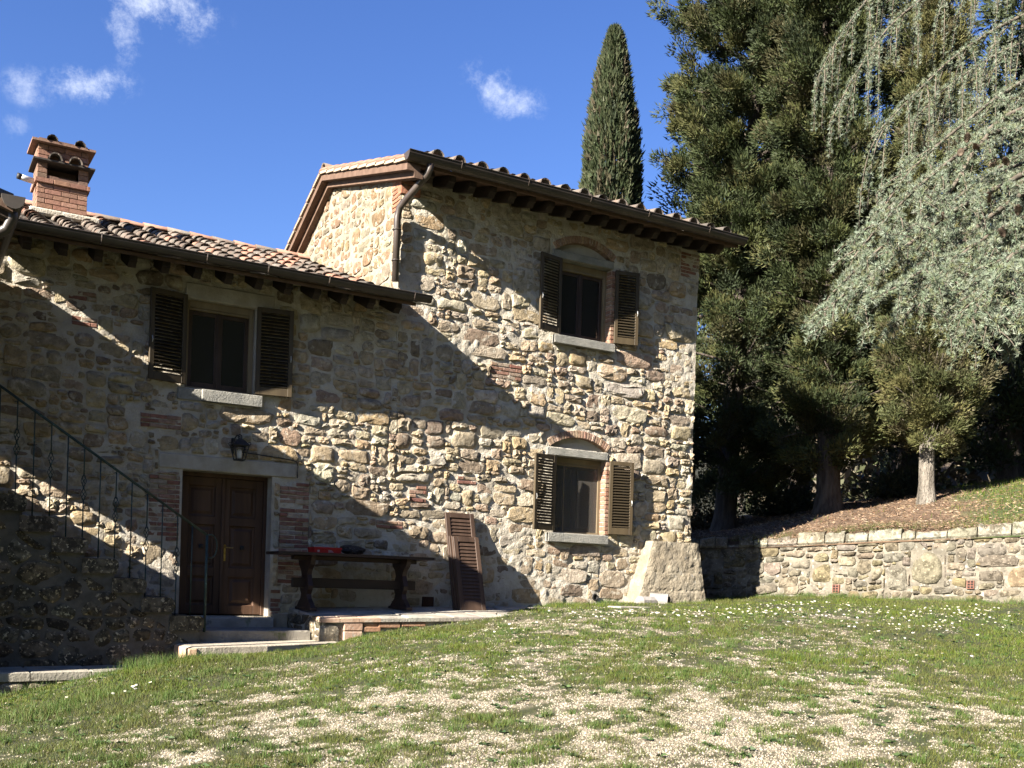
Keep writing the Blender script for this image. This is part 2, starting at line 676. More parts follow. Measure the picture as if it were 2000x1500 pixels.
# ------------------------------------------------------------------ material set
m_mortar = material('lime_mortar', (.48, .425, .335), (.62, .565, .47), 2.6, 0.95, ((9.0, 0.55, 0.05), (34.0, 0.75, 0.025)),
                    spots=((1.1, .60, .25, (.36, .29, .19)), (17.0, .62, .12, (.36, .32, .26))))
m_gmortar = material('dimmed_mortar', (.25, .22, .165), (.32, .285, .22), 2.6, 0.95, ((14.0, 0.5, 0.03), (40.0, 0.6, 0.02)))  # full sun offset in the colour: darkened so the gable doesn't clip
m_stone = material('rubble_stone', (.72, .70, .66), (1.12, 1.1, 1.06), 9.0, 0.92, ((11.0, 0.6, 0.05), (42.0, 0.8, 0.02)), tone=True,
                   spots=((13.0, .60, .10, (.42, .38, .30)), (26.0, .64, .08, (1.25, 1.22, 1.12))), smear=(8.0, .525, .16, (.57, .51, .41)))
m_lichen = material('lichened_stone', (.55, .52, .46), (.95, .92, .85), 6.0, 0.95, ((16.0, 0.7, 0.035), (48.0, 0.8, 0.02)), tone=True,
                    spots=((9.0, .50, .16, (.34, .32, .27)), (24.0, .60, .06, (2.2, 2.1, 1.85)), (7.0, .66, .05, (1.5, 1.25, .5))))
m_darklichen = material('dark_lichened_stone', (.55, .52, .46), (.95, .92, .85), 6.0, 0.95, ((16.0, 0.7, 0.035), (48.0, 0.8, 0.02)), tone=True,
                        spots=((9.0, .42, .16, (.26, .25, .22)), (24.0, .57, .07, (2.6, 2.5, 2.2)), (7.0, .68, .05, (1.6, 1.3, .45))))
m_brick = material('fired_brick', (.80, .72, .66), (1.15, 1.12, 1.08), 16.0, 0.9, ((26.0, 0.5, 0.02), (70.0, 0.5, 0.01)), tone=True,
                   spots=((19.0, .62, .1, (1.5, 1.7, 1.9)),))
m_dressed = material('dressed_sandstone', (.24, .235, .21), (.36, .345, .30), 5.0, 0.93, ((38.0, 0.9, 0.025), (90.0, 0.5, 0.01)))
m_plaster = material('jamb_render', (.38, .34, .28), (.50, .455, .38), 4.0, 0.95, ((22.0, 0.5, 0.02),))
m_wood_dk = material('dark_beam_wood', (.022, .014, .009), (.05, .033, .022), 5.0, 0.75, ((22.0, 0.5, 0.015),), stretch=(1, .2, 1))
m_soffit = material('terracotta_soffit', (.12, .072, .048), (.17, .105, .072), 8.0, 0.9, ((30.0, .4, .01),))
m_gutter = material('brown_gutter_metal', (.035, .027, .022), (.06, .046, .036), 3.0, 0.45, ((60.0, .1, .004),), spec=.5)
m_pipe = material('brown_downpipe_metal', (.055, .040, .032), (.085, .065, .052), 4.0, 0.42, ((60.0, .1, .004),), spec=.5)
m_tile = material('weathered_roof_tile', (.185, .122, .090), (.150, .125, .104), 7.0, 0.93, ((24.0, .6, .02), (60.0, .5, .01)), rnd=.30,
                  spots=((5.0, .40, .22, (.165, .145, .122)), (15.0, .60, .10, (.36, .335, .29)), (22.0, .66, .08, (.07, .06, .05))))
m_newtile = material('clean_roof_tile', (.29, .15, .10), (.34, .19, .135), 9.0, 0.88, ((30.0, .4, .01),), rnd=.12)
m_shut = material('olive_brown_paint', (.056, .039, .019), (.082, .059, .030), 6.0, 0.62, ((40.0, .25, .006),), stretch=(1, 1, .15), spec=.35)
m_frame = material('window_frame_paint', (.22, .165, .095), (.28, .215, .13), 5.0, 0.6, ((50.0, .2, .005),), stretch=(1, 1, .2), spec=.35)
m_sash = material('dark_sash_wood', (.045, .025, .016), (.07, .042, .027), 5.0, 0.55, ((40.0, .2, .005),), stretch=(1, 1, .2), spec=.4)
m_door = material('chestnut_door_wood', (.066, .034, .020), (.115, .062, .036), 4.0, 0.6, ((20.0, .35, .008),), stretch=(1.5, 1, .12), spec=.3)
m_brass = material('worn_brass', (.45, .30, .09), (.6, .42, .15), 20.0, 0.35, ((60.0, .1, .002),), metal=1.0)
m_iron = material('black_iron', (.012, .012, .012), (.03, .028, .027), 12.0, 0.55, ((50.0, .3, .004),), spec=.4)
m_zinc = material('galvanised_hook', (.40, .40, .39), (.55, .55, .53), 20.0, 0.45, ((60.0, .1, .002),), metal=.6)
m_dark = material('hollow_shade', (.012, .011, .010), (.02, .018, .016), 2.0, 0.95, ())  # near black: unlit depth of rooms and holes put into the colour


def glass_mat():
    m = bpy.data.materials.new('window_glass')
    m.use_nodes = True
    T = NT(m.node_tree)
    co = T.n('ShaderNodeTexCoord').outputs['Object']
    b = T.n('ShaderNodeBump', {'Strength': .12, 'Distance': .01, 'Height': T.noise(co, 3.5, 2.0)})
    p = T.n('ShaderNodeBsdfPrincipled', {'Base Color': rgb(.012, .011, .011), 'Roughness': .03, 'IOR': 1.5, 'Specular IOR Level': .6, 'Normal': b.outputs[0]})
    T.n('ShaderNodeOutputMaterial', {'Surface': p.outputs[0]})
    return m


m_glass = glass_mat()

STONE_TONES = [(.40, .29, .165), (.39, .305, .19), (.36, .285, .19), (.42, .345, .225), (.33, .265, .185), (.26, .195, .13), (.46, .40, .30),
               (.38, .275, .145), (.31, .25, .18), (.37, .29, .18), (.40, .335, .23), (.43, .37, .27), (.34, .24, .165), (.22, .165, .115), (.44, .345, .20), (.37, .33, .27)]


def pick_tone(rng, tones, j=.12):
    c = rng.choice(tones)
    k = 1 + rng.uniform(-j, j)
    return tuple(min(1, a * k * (1 + rng.uniform(-.04, .04))) for a in c)


CAMV, FV, RV, UV = Vector(CAM_LOC), Fv.copy(), right.copy(), up.copy()


def pixel_area(pts):
    """how large a piece shows, for choosing which pieces become objects"""
    xs, ys = [], []
    for p in pts:
        d = Vector(p) - CAMV
        z = d.dot(FV)
        if z < .3:
            return 0
        xs.append(d.dot(RV) / z * 1050 + 512)
        ys.append(d.dot(UV) / z * 1050)
    if max(xs) < 0 or min(xs) > 1024:
        return 0
    return (max(xs) - min(xs)) * (max(ys) - min(ys))


# ------------------------------------------------------------------ the farmhouse
house = thing('stone_farmhouse', 'two-storey rubble stone farmhouse with a lower tiled wing and brown shutters', 'house', (6.75, 0, 1.2))
rng = random.Random(11)
XR, XG, XL = 12.82, 6.75, 0.5
ZL, ZT = 6.03, 8.10

# openings of the front wall: door, three windows (x0, z0, x1, z1)
DOOR = (3.53, 1.06, 4.83, 3.12)
WINA = (3.52, 4.28, 4.50, 5.54)
WINB = (9.77, 5.94, 10.84, 7.25)
WINC = (9.77, 2.56, 10.84, 3.87)
HOLES = [DOOR, WINA, WINB, WINC]


def lunette(x0, x1, zb, rise):
    xc, hw = (x0 + x1) / 2, (x1 - x0) / 2
    R = (hw * hw + rise * rise) / (2 * rise)
    return xc, zb + rise - R, R


LUN = {'B': lunette(9.66, 10.86, 7.39, .20), 'C': lunette(9.66, 10.86, 4.03, .19)}


def in_lunette(x, z):
    for k, zb in (('B', 7.38), ('C', 4.02)):
        xc, zc, R = LUN[k]
        if z > zb and (x - xc) ** 2 + (z - zc) ** 2 < R * R:
            return True
    return False


def axis(a, b, step, cuts):
    xs = sorted(set([a, b] + [c for c in cuts if a < c < b]))
    out = []
    for p, q in zip(xs[:-1], xs[1:]):
        n = max(1, round((q - p) / step))
        out += [p + (q - p) * i / n for i in range(n)]
    return np.array(out + [b])


gx = axis(XL, XR, .026, [XG] + [h[0] for h in HOLES] + [h[2] for h in HOLES])
gz = axis(0.2, ZT, .026, [ZL] + [h[1] for h in HOLES] + [h[3] for h in HOLES] + [7.38, 4.02])
GX, GZ = np.meshgrid(gx, gz)
rel = (fbm(GX * 3.1, GZ * 3.1, 5, 3) - .5) * .035 + (fbm(GX * 11, GZ * 11, 9, 4) - .5) * .042 + (fbm(GX * 1.1, GZ * 0.9, 3, 2) - .5) * .03
edge = np.zeros_like(rel)
for (x0, z0, x1, z1) in HOLES:
    dx = np.maximum(np.maximum(x0 - GX, GX - x1), 0)
    dz = np.maximum(np.maximum(z0 - GZ, GZ - z1), 0)
    edge = np.maximum(edge, np.clip(1 - np.hypot(dx, dz) / .12, 0, 1))
rel *= (1 - edge)
# the foot and the far corner of the wall lean out a little
batter = np.clip((2.9 - GZ) / 1.6, 0, 1) ** 2 * .10 * np.clip((GX - 11.0) / 1.8, 0, 1)


def batter_at(x, z):
    return max(0, min(1, (2.9 - z) / 1.6)) ** 2 * .10 * max(0, min(1, (x - 11.0) / 1.8))


Vw = np.stack([GX, -rel - batter + .004 * (1 - edge), GZ], -1).reshape(-1, 3)
nxx = len(gx)
cx, cz = (gx[:-1] + gx[1:]) / 2, (gz[:-1] + gz[1:]) / 2
CXg, CZg = np.meshgrid(cx, cz)
keep = ~((CXg < XG) & (CZg > ZL))
for (x0, z0, x1, z1) in HOLES:
    keep &= ~((CXg > x0) & (CXg < x1) & (CZg > z0) & (CZg < z1))
for k, zb in (('B', 7.38), ('C', 4.02)):
    xc, zc, R = LUN[k]
    keep &= ~((CZg > zb) & ((CXg - xc) ** 2 + (CZg - zc) ** 2 < (R + .02) ** 2))
jj, ii = np.nonzero(keep)
b0 = jj * nxx + ii
Fw = np.stack([b0, b0 + 1, b0 + nxx + 1, b0 + nxx], -1)
front_wall = np_mesh('front_wall', Vw, Fw, m_mortar, parent=house, smooth=True)

# other walls, thick and plain (seen edge-on or not at all)
wb = MB()
wb.box((XR - .02, .02, .2), (XR - .3, 6.3, 7.9))
wb.box((XG + .30, 6.0, .2), (XR - .3, 6.3, 7.6))
wb.box((XL + .3, 8.2, .2), (XG + .3, 8.5, 6.3))
wb.box((XL, .02, .2), (XL + .3, 8.5, 6.0))
wb.box((XG, 5.2, 5.2), (XG + .3, 6.3, 7.9))
wb.build('rear_wall', m_mortar, house)

# gable wall over the lower roof (faces the sun)
RIDGE_Y, RIDGE_Z = 2.95, 8.94          # deck of the tall roof at its ridge


def tall_deck(y):
    return 7.95 + (RIDGE_Z - 7.95) * (y + .7) / (RIDGE_Y + .7) if y <= RIDGE_Y else RIDGE_Z - .50 * (y - RIDGE_Y)


def low_deck(y):
    return 5.84 + .372 * (y + .7) if y <= 4.2 else 5.84 + .372 * 4.9 - .35 * (y - 4.2)


gy = np.arange(-.0, 5.41, .05)
gv = np.arange(0, 1.0001, .02)
GY, GT = np.meshgrid(gy, gv)
top = np.array([tall_deck(y) - .04 for y in gy])
GZ2 = 5.4 + GT * (top[None, :] - 5.4)
rel2 = (fbm(GY * 3, GZ2 * 3, 15, 3) - .5) * .03 + (fbm(GY * 11, GZ2 * 11, 19, 3) - .5) * .025
rel2[:, 0] = 0.0
Vg = np.stack([XG - rel2, GY, GZ2], -1).reshape(-1, 3)
n2 = len(gy)
jj, ii = np.nonzero(np.ones((len(gv) - 1, n2 - 1), bool))
b0 = jj * n2 + ii
gable_wall = np_mesh('gable_wall', Vg, np.stack([b0, b0 + n2, b0 + n2 + 1, b0 + 1], -1), m_gmortar, parent=house, smooth=True)


def f_front(u, v, d):
    return (u, -d - batter_at(u, v), v)


def f_gable(u, v, d):
    return (XG - d, u, v)


BRICKS = [(2.94, 3.60, 3.49, 3.90), (4.95, 1.55, 5.40, 3.08), (3.08, 2.10, 3.50, 3.02), (1.96, 5.27, 2.32, 5.44), (2.02, 4.93, 2.34, 5.10),
          (8.45, 5.05, 9.05, 5.36), (7.05, 2.9, 7.35, 3.2), (7.9, 3.25, 8.25, 3.42), (6.5, 2.45, 6.95, 2.62), (12.40, 7.42, 12.84, 7.92), (4.85, 1.0, 5.0, 1.5)]
EXCL = [(3.19, 3.10, 5.20, 3.34), (3.50, 1.0, 4.86, 3.12), (3.40, 4.09, 4.78, 4.30), (3.49, 4.28, 4.53, 5.78), (3.45, 5.53, 4.80, 5.78),
        (9.55, 5.78, 10.92, 7.40), (9.55, 2.38, 10.90, 4.04), (9.58, 7.38, 10.94, 7.60), (9.85, 7.6, 10.67, 7.76),
        (9.58, 4.02, 10.94, 4.24), (9.85, 4.24, 10.67, 4.38), (7.30, 1.22, 7.56, 1.42), (11.53, 1.70, 11.75, 1.90)] + BRICKS
cl = blocks(rng, XL, XG + .3, 0.5, ZL, EXCL, seed=0)
cl = [q for q in cl if max(p[0] for p in q) < XG + .22]
cl += blocks(rng, XG + .02, XR + .02, 0.9, ZL, EXCL, seed=0)
cl += blocks(rng, XG + .01, XR + .02, ZL, ZT, EXCL, seed=0, hs=(1, 2, 2, 2, 3, 3, 4))
pieces = []      # (pixel area, name, verts, faces, tone, material, wall)
for poly in cl:
    a = abs(parea(poly))
    g = rng.uniform(.001, .008) + (.008 if rng.random() < .2 else 0)
    q = inset(poly, g)
    if len(q) < 3 or abs(parea(q)) < .0012:
        continue
    # patches of the wall are pointed over flush
    um, vm = q[0]
    flush = float(fbm(um * .55, vm * .7, 31, 2)) > .58
    h = rng.uniform(.003, .014) if flush else rng.uniform(.008, .036)
    if a < .03 and rng.random() < (.30 if flush else .10):
        continue
    V, F = rough_stone(rng, q, f_front, h)
    tone = pick_tone(rng, STONE_TONES, .14)
    gm = sum(tone) / 3
    tone = tuple(min(.9, (a * .86 + gm * .14) * 1.19 + .01) for a in tone)
    pieces.append((pixel_area(V[12:24]), 'stone', V, F, tone, m_stone, front_wall))
HS = .9
hp = [(-.27, 1, 7.95 + .7 * .27 - .20), (.50, 1, RIDGE_Z + .5 * RIDGE_Y - .20)]
GTONES = [(.23, .165, .092), (.245, .187, .115), (.24, .207, .15), (.205, .135, .08), (.26, .222, .16), (.235, .15, .095)]  # gable stones darkened too, offsetting full sun in their colour
for poly in blocks(rng, .10, 5.3, 5.9, 9.2, [(1.45, 6.28, 2.1, 6.87), (.0, 7.45, .34, 8.2)], hp, hs=(1, 2, 2, 3, 3, 4), seed=3):
    q = inset(poly, rng.uniform(.008, .02))
    if len(q) < 3 or abs(parea(q)) < .002:
        continue
    V, F = rough_stone(rng, q, f_gable, rng.uniform(.006, .022))
    pieces.append((pixel_area(V[12:24]), 'stone', V, F, pick_tone(rng, GTONES), m_stone, gable_wall))
pieces.sort(key=lambda p: -p[0])
n_obj, rest = 0, {}
for ar, nm, V, F, tone, mt, wall in pieces:
    if n_obj < 298 and ar > 30:
        b = MB()
        b.add(V, F, tone)
        b.build(nm, mt, wall, smooth=rng.random() < .3, fixn=False)
        n_obj += 1
    else:
        rest.setdefault(wall.name, (wall, MB()))[1].add(V, F, tone)
for wall, b in rest.values():
    o = b.build('small_stones', m_stone, wall, smooth=False, fixn=False)
    o['kind'] = 'stuff'

# brick patches let into the rubble
BT = [(.28, .145, .108), (.31, .18, .135), (.25, .125, .095), (.35, .24, .18), (.36, .30, .235)]


def brick_piece(rng, poly, fn, h, back=-.04, tone=None, mat=None, parent=None, name='brick'):
    b = MB()
    n = len(poly)
    q = inset(poly, .006)
    if len(q) != n or n != 4:
        q = poly
    V = [fn(u, v, back) for u, v in poly] + [fn(u, v, h * .6) for u, v in poly] + [fn(u, v, h) for u, v in q]
    F = [(k, (k + 1) % n, n + (k + 1) % n, n + k) for k in range(n)] + [(n + k, n + (k + 1) % n, 2 * n + (k + 1) % n, 2 * n + k) for k in range(n)]
    F.append(tuple(2 * n + k for k in range(n)))
    b.add(V, F, tone or pick_tone(rng, BT))
    return b.build(name, mat or m_brick, parent, fixn=True)


for (x0, z0, x1, z1) in BRICKS:
    for poly in brick_cells(rng, x0, x1, z0, z1, .24, .058, skip=.10):
        brick_piece(rng, poly, f_front, rng.uniform(.004, .016), parent=front_wall)
for poly in brick_cells(rng, 1.5, 2.1, 6.3, 6.85, .26, .06, skip=.25):
    brick_piece(rng, poly, f_gable, .012, tone=pick_tone(rng, [(.33, .16, .10), (.36, .20, .13)]), parent=gable_wall)
for poly in brick_cells(rng, .01, .33, 7.48, 8.02, .30, .06):
    brick_piece(rng, poly, f_gable, .012, tone=pick_tone(rng, [(.30, .14, .085), (.33, .17, .10)]), parent=gable_wall)
for k in range(2):
    b = MB()
    b.bevbox((XG - .02, -.05, 8.0 - k * .16 - .14), (XG + .32, .08, 8.0 - k * .16), .008, (.34, .16, .10))
    b.build('brick', m_brick, front_wall)

# dressed stones
DR = (1, 1, 1)


def dressed(name, a, b, mat=m_dressed, r=.008):
    q = MB()
    q.bevbox(a, b, r)
    return q.build(name, mat, front_wall)


dressed('door_lintel', (3.20, -.022, 3.12), (5.18, .30, 3.33), m_plaster, .012)
dressed('window_lintel', (3.50, -.02, 5.54), (4.78, .30, 5.76), m_plaster, .012)


# ------------------------------------------------------------------ windows, shutters, door
def window(x0, z0, x1, z1, depth, lintel=None, bricks=True):
    w = thing_part('window', house, ((x0 + x1) / 2, depth, z0))
    q = MB()                                             # reveals of the opening
    q.box((x0 - .10, .03, z0 - .02), (x0, depth + .12, z1 + .02))
    q.build('reveal', m_plaster, w)
    q = MB()
    q.box((x1 + .012, .03, z0 - .02), (x1 + .11, depth + .12, z1 + .02))
    q.build('reveal', m_plaster, w)
    q = MB()
    q.box((x0 - .10, depth + .45, z0 - .1), (x1 + .1, depth + .5, z1 + .1))
    q.box((x0 - .14, depth + .1, z0 - .1), (x0 - .10, depth + .5, z1 + .1))
    q.box((x1 + .11, depth + .1, z0 - .1), (x1 + .15, depth + .5, z1 + .1))
    q.box((x0 - .1, depth + .1, z1 + .05), (x1 + .1, depth + .5, z1 + .09))
    q.build('dark_room', m_dark, w)
    f = MB()                                             # outer casing
    t = .055
    f.bevbox((x0, depth - .05, z0), (x0 + t, depth + .05, z1), .004)
    f.bevbox((x1 - t, depth - .05, z0), (x1 + .01, depth + .05, z1), .004)
    f.bevbox((x0 + t, depth - .05, z1 - .10), (x1 - t, depth + .05, z1), .004)
    f.bevbox((x0 + t, depth - .055, z1 - .135), (x1 - t, depth + .03, z1 - .105), .004)
    f.bevbox((x0 + t, depth - .05, z0), (x1 - t, depth + .05, z0 + .035), .004)
    f.build('frame', m_frame, w)
    xm = (x0 + x1) / 2
    for (a, b) in ((x0 + t + .003, xm - .002), (xm + .002, x1 - t - .003)):
        s = MB()
        c, d, st = z0 + .038, z1 - .138, .055
        s.bevbox((a, depth - .012, c), (a + st, depth + .03, d), .005)
        s.bevbox((b - st, depth - .012, c), (b, depth + .03, d), .005)
        s.bevbox((a + st, depth - .012, c), (b - st, depth + .03, c + .075), .005)
        s.bevbox((a + st, depth - .012, d - .055), (b - st, depth + .03, d), .005)
        if a < xm < b + .01:
            s.bevbox((xm - .022, depth - .03, c), (xm + .022, depth - .013, d), .004)
        s.build('sash', m_sash, w)
        g = MB()
        g.box((a + st - .01, depth + .006, c + .065), (b - st + .01, depth + .012, d - .045))
        g.build('pane', m_glass, w)
    return w


def thing_part(name, parent, loc):
    """an empty that gathers the sub-parts of one part"""
    o = bpy.data.objects.new(name, None)
    COL.objects.link(o)
    o.parent = parent
    o.matrix_parent_inverse = wm(parent).inverted()
    o.location = loc
    o.empty_display_size = .1
    return o


window(*WINA, .14)
window(*WINB, .20)
wc = window(*WINC, .20)
q = MB()
q.box((WINC[0] + .05, .163, WINC[1] + .03), (WINC[2] - .05, .166, WINC[3] - .13))
m_scr = bpy.data.materials.new('insect_screen')
m_scr.use_nodes = True
T_ = NT(m_scr.node_tree)
p_ = T_.n('ShaderNodeBsdfPrincipled', {'Base Color': rgb(.075, .068, .060), 'Roughness': .25, 'Specular IOR Level': .5})
T_.n('ShaderNodeOutputMaterial', {'Surface': T_.n('ShaderNodeMixShader', {0: .35, 1: p_.outputs[0], 2: T_.n('ShaderNodeBsdfTransparent').outputs[0]}).outputs[0]})
q.build('insect_screen', m_scr, wc)
q = MB()
q.bevbox(((WINC[0] + WINC[2]) / 2 - .24, .158, WINC[1] + .03), ((WINC[0] + WINC[2]) / 2 - .225, .170, WINC[3] - .13), .002)
q.build('screen_edge', m_frame, wc)

# brick reveals beside the two tall windows, arches and lunettes over them
for (x0, z0, x1, z1), key, zl in ((WINB, 'B', 7.25), (WINC, 'C', 3.87)):
    nb = 17
    for k in range(nb):
        a = z0 + .01 + (z1 - z0 - .02) * k / nb
        b = MB()
        p = rng.uniform(0, .012)
        b.bevbox((x1 + rng.uniform(-.004, .006), -.012 - p, a), (x1 + .13 + rng.uniform(-.02, .02), .15, a + (z1 - z0) / nb - .014), .006,
                 pick_tone(rng, [(.34, .20, .14), (.38, .26, .19), (.30, .17, .12)]))
        b.build('brick', m_brick, front_wall)
    dressed('window_lintel', (x0 - .18, -.03, zl + .004), (x1 + .03, .22, zl + .135))
    q = MB()
    q.box((x0 - .16, .10, zl + .10), (x1 + .08, .15, zl + .42))
    q.build('lunette_panel', m_plaster, front_wall)
    xc, zc, R = LUN[key]
    half = math.asin(.60 / R)
    na = 23
    for k in range(na):
        a0, a1 = -half + 2 * half * (k + .07) / na, -half + 2 * half * (k + .93) / na
        poly = [(xc + R * math.sin(a0), zc + R * math.cos(a0)), (xc + R * math.sin(a1), zc + R * math.cos(a1)),
                (xc + (R + .125) * math.sin(a1), zc + (R + .125) * math.cos(a1)), (xc + (R + .125) * math.sin(a0), zc + (R + .125) * math.cos(a0))]
        brick_piece(rng, poly, f_front, rng.uniform(.012, .022), back=-.12, tone=pick_tone(rng, [(.36, .245, .175), (.40, .29, .215), (.33, .21, .15)]), parent=front_wall)
dressed('window_sill', (9.63, -.10, 5.78), (10.90, .20, 5.925))
dressed('window_sill', (9.62, -.10, 2.39), (10.88, .20, 2.545))
dressed('window_sill', (3.42, -.03, 4.10), (3.75, .14, 4.265))
dressed('window_sill', (3.752, -.09, 4.10), (4.62, .14, 4.268))


slat_me = None
m_slat = material('shaded_slat_paint', (.026, .018, .010), (.040, .029, .015), 6.0, 0.65, ((40.0, .2, .005),), stretch=(.2, 1, 1), spec=.25)  # darker than the frame paint: louvre shade put into the colour


def shutter(hx, z0, z1, w, side, ang):
    """louvred leaf hinged at hx on the wall face, opened back; side -1 hangs towards smaller x"""
    global slat_me
    s = thing_part('window_shutter', house, (hx, -.045, z0))
    s.rotation_euler = (0, 0, side * -ang if side > 0 else ang)
    H = z1 - z0
    t = .042
    st, rb, rt = .065, .115, .07

    def X(u):
        return u * side
    f = MB()
    f.bevbox((X(.0), -t / 2, 0), (X(st), t / 2, H), .004)
    f.bevbox((X(w - st), -t / 2, 0), (X(w), t / 2, H), .004)
    f.bevbox((X(st), -t / 2 + .002, 0), (X(w - st), t / 2 - .002, rb), .004)
    f.bevbox((X(st), -t / 2 + .002, H - rt), (X(w - st), t / 2 - .002, H), .004)
    me = f.mesh('shutter_frame')
    me.materials.append(m_shut)
    o = bpy.data.objects.new('shutter_frame', me)
    COL.objects.link(o)
    o.parent = s
    if slat_me is None or abs(slat_me['w'] - (w - 2 * st)) > .01:
        q = MB()
        l = w - 2 * st + .01
        q.prism([(-.024, -.022), (-.023, -.029), (.024, .022), (.023, .029)], lambda u, v, d: (d, u, v * .8), -l / 2, l / 2)
        slat_me = q.mesh('slat')
        slat_me['w'] = w - 2 * st
        slat_me.materials.append(m_slat)
    n = 22
    for k in range(n):
        o = bpy.data.objects.new('slat', slat_me)
        COL.objects.link(o)
        o.parent = s
        o.location = (X(w / 2), 0, rb + .012 + (H - rt - rb - .02) * (k + .5) / n)
    h = MB()
    hx2 = X(w - .03)
    h.tube([(hx2, -.03, H * .40), (hx2, -.045, H * .43), (hx2, -.03, H * .47)], .008, 6)
    me = h.mesh('latch')
    me.materials.append(m_zinc)
    o = bpy.data.objects.new('latch', me)
    COL.objects.link(o)
    o.parent = s
    return s


shutter(3.515, 4.31, 5.57, .53, -1, .20)
shutter(4.515, 4.29, 5.56, .53, 1, .16)
shutter(9.765, 5.95, 7.24, .50, -1, .22)
shutter(10.90, 5.95, 7.24, .46, 1, .22)
shutter(9.765, 2.58, 3.86, .50, -1, .22)
shutter(10.90, 2.58, 3.87, .46, 1, .22)

# front door: two panelled leaves in a deep opening
x0, z0, x1, z1 = DOOR
DY = .26
q = MB()
q.box((x0 - .10, .03, z0 - .2), (x0, DY + .1, z1 + .02))
q.build('door_reveal', m_plaster, house)
q = MB()
q.box((x1 + .004, .03, z0 - .2), (x1 + .12, DY + .1, z1 + .02))
q.build('door_reveal', m_plaster, house)
q = MB()
q.bevbox((x0, DY - .02, z0), (x0 + .05, DY + .07, z1), .005)
q.bevbox((x1 - .05, DY - .02, z0), (x1 + .003, DY + .07, z1), .005)
q.bevbox((x0 + .05, DY - .02, z1 - .06), (x1 - .05, DY + .07, z1), .005)
q.build('door_frame', m_door, house)
q = MB()
q.box((x0 - .1, DY + .09, z0 - .2), (x1 + .12, DY + .12, z1 + .05))
q.build('dark_room', m_dark, house)
xm = (x0 + x1) / 2
for side, (a, b) in enumerate(((x0 + .053, xm - .002), (xm + .002, x1 - .053))):
    d = thing_part('door', house, ((a + b) / 2, DY, z0))
    leaf, zb, zt = MB(), z0 + .012, z1 - .064
    rails = [zb, zb + .13, zb + .55, zb + .68, zb + 1.30, zb + 1.42, zt - .12, zt]
    st = .105
    leaf.bevbox((a, DY, zb), (a + st, DY + .05, zt), .004)
    leaf.bevbox((b - st, DY, zb), (b, DY + .05, zt), .004)
    for r in range(0, 8, 2):
        leaf.bevbox((a + st, DY + .001, rails[r]), (b - st, DY + .05, rails[r + 1]), .004)
    leaf.build('door_leaf', m_door, d)
    for r in range(1, 7, 2):
        p = MB()
        u0, u1, v0, v1 = a + st, b - st, rails[r], rails[r + 1]
        seq = [(0, .008), (.012, .030), (.035, .034), (.075, .010), (.075, .010)]
        V, F = [], []
        for i, (ins, dep) in enumerate(seq[:4]):
            V += [(u0 + ins, DY + dep, v0 + ins), (u1 - ins, DY + dep, v0 + ins), (u1 - ins, DY + dep, v1 - ins), (u0 + ins, DY + dep, v1 - ins)]
        for i in range(3):
            for k in range(4):
                F.append((i * 4 + k, i * 4 + (k + 1) % 4, (i + 1) * 4 + (k + 1) % 4, (i + 1) * 4 + k))
        F.append((12, 13, 14, 15))
        p.add(V, F)
        p.build('panel', m_door, d)
    k = MB()
    um, vm = (a + b) / 2, rails[3] + .30
    k.bevbox((um - .03, DY + .008 - .03, vm - .03), (um + .03, DY + .015, vm + .03), .008)
    k.bevbox((um - .018, DY - .05, vm - .018), (um + .018, DY - .02, vm + .018), .006)
    k.build('door_knob', m_iron, d)
    if side == 0:
        k = MB()
        k.bevbox((b - .02, DY - .03, zb), (b + .03, DY - .002, zt), .006)
        k.build('astragal', m_door, d)
    else:
        k = MB()
        k.bevbox((a + .025, DY - .008, zb + .78), (a + .06, DY - .001, zb + 1.02), .003)
        k.tube([(a + .042, DY - .008, zb + .98), (a + .042, DY - .06, zb + .98), (a + .15, DY - .06, zb + .975)], .009, 8)
        k.build('handle', m_brass, d)

# ------------------------------------------------------------------ roofs
coppo = []
for var in range(3):
    q = MB()
    L, r0, r1, n, th = .47, .098, .080, 7, .016
    rr = random.Random(50 + var)
    V, F = [], []
    for (yy, r) in ((0, r0), (L, r1)):
        for rad_ in (r, r - th):
            for k in range(n + 1):
                an = math.pi * k / n
                jit = 1 + rr.uniform(-.03, .03)
                V.append((-rad_ * math.cos(an) * jit, yy + (rr.uniform(-.008, .008) if yy == 0 else 0), rad_ * math.sin(an) * 1.05 * jit))
    N = n + 1
    for k in range(n):
        F.append((k, k + 1, 2 * N + k + 1, 2 * N + k))               # outside
        F.append((N + k + 1, N + k, 3 * N + k, 3 * N + k + 1))       # inside
        F.append((k + 1, k, N + k, N + k + 1))                       # lip
    F.append((0, 2 * N, 3 * N, N))
    F.append((n, N + n, 3 * N + n, 2 * N + n))
    q.add(V, F)
    me = q.mesh('roof_tile', smooth=False)
    me.polygons.foreach_set('use_smooth', [i % 3 != 2 for i in range(len(me.polygons))])
    me.materials.append(m_tile)
    coppo.append(me)
coppo_red = []
for me in coppo:
    m2 = me.copy()
    m2.materials.clear()
    m2.materials.append(m_newtile)
    coppo_red.append(m2)


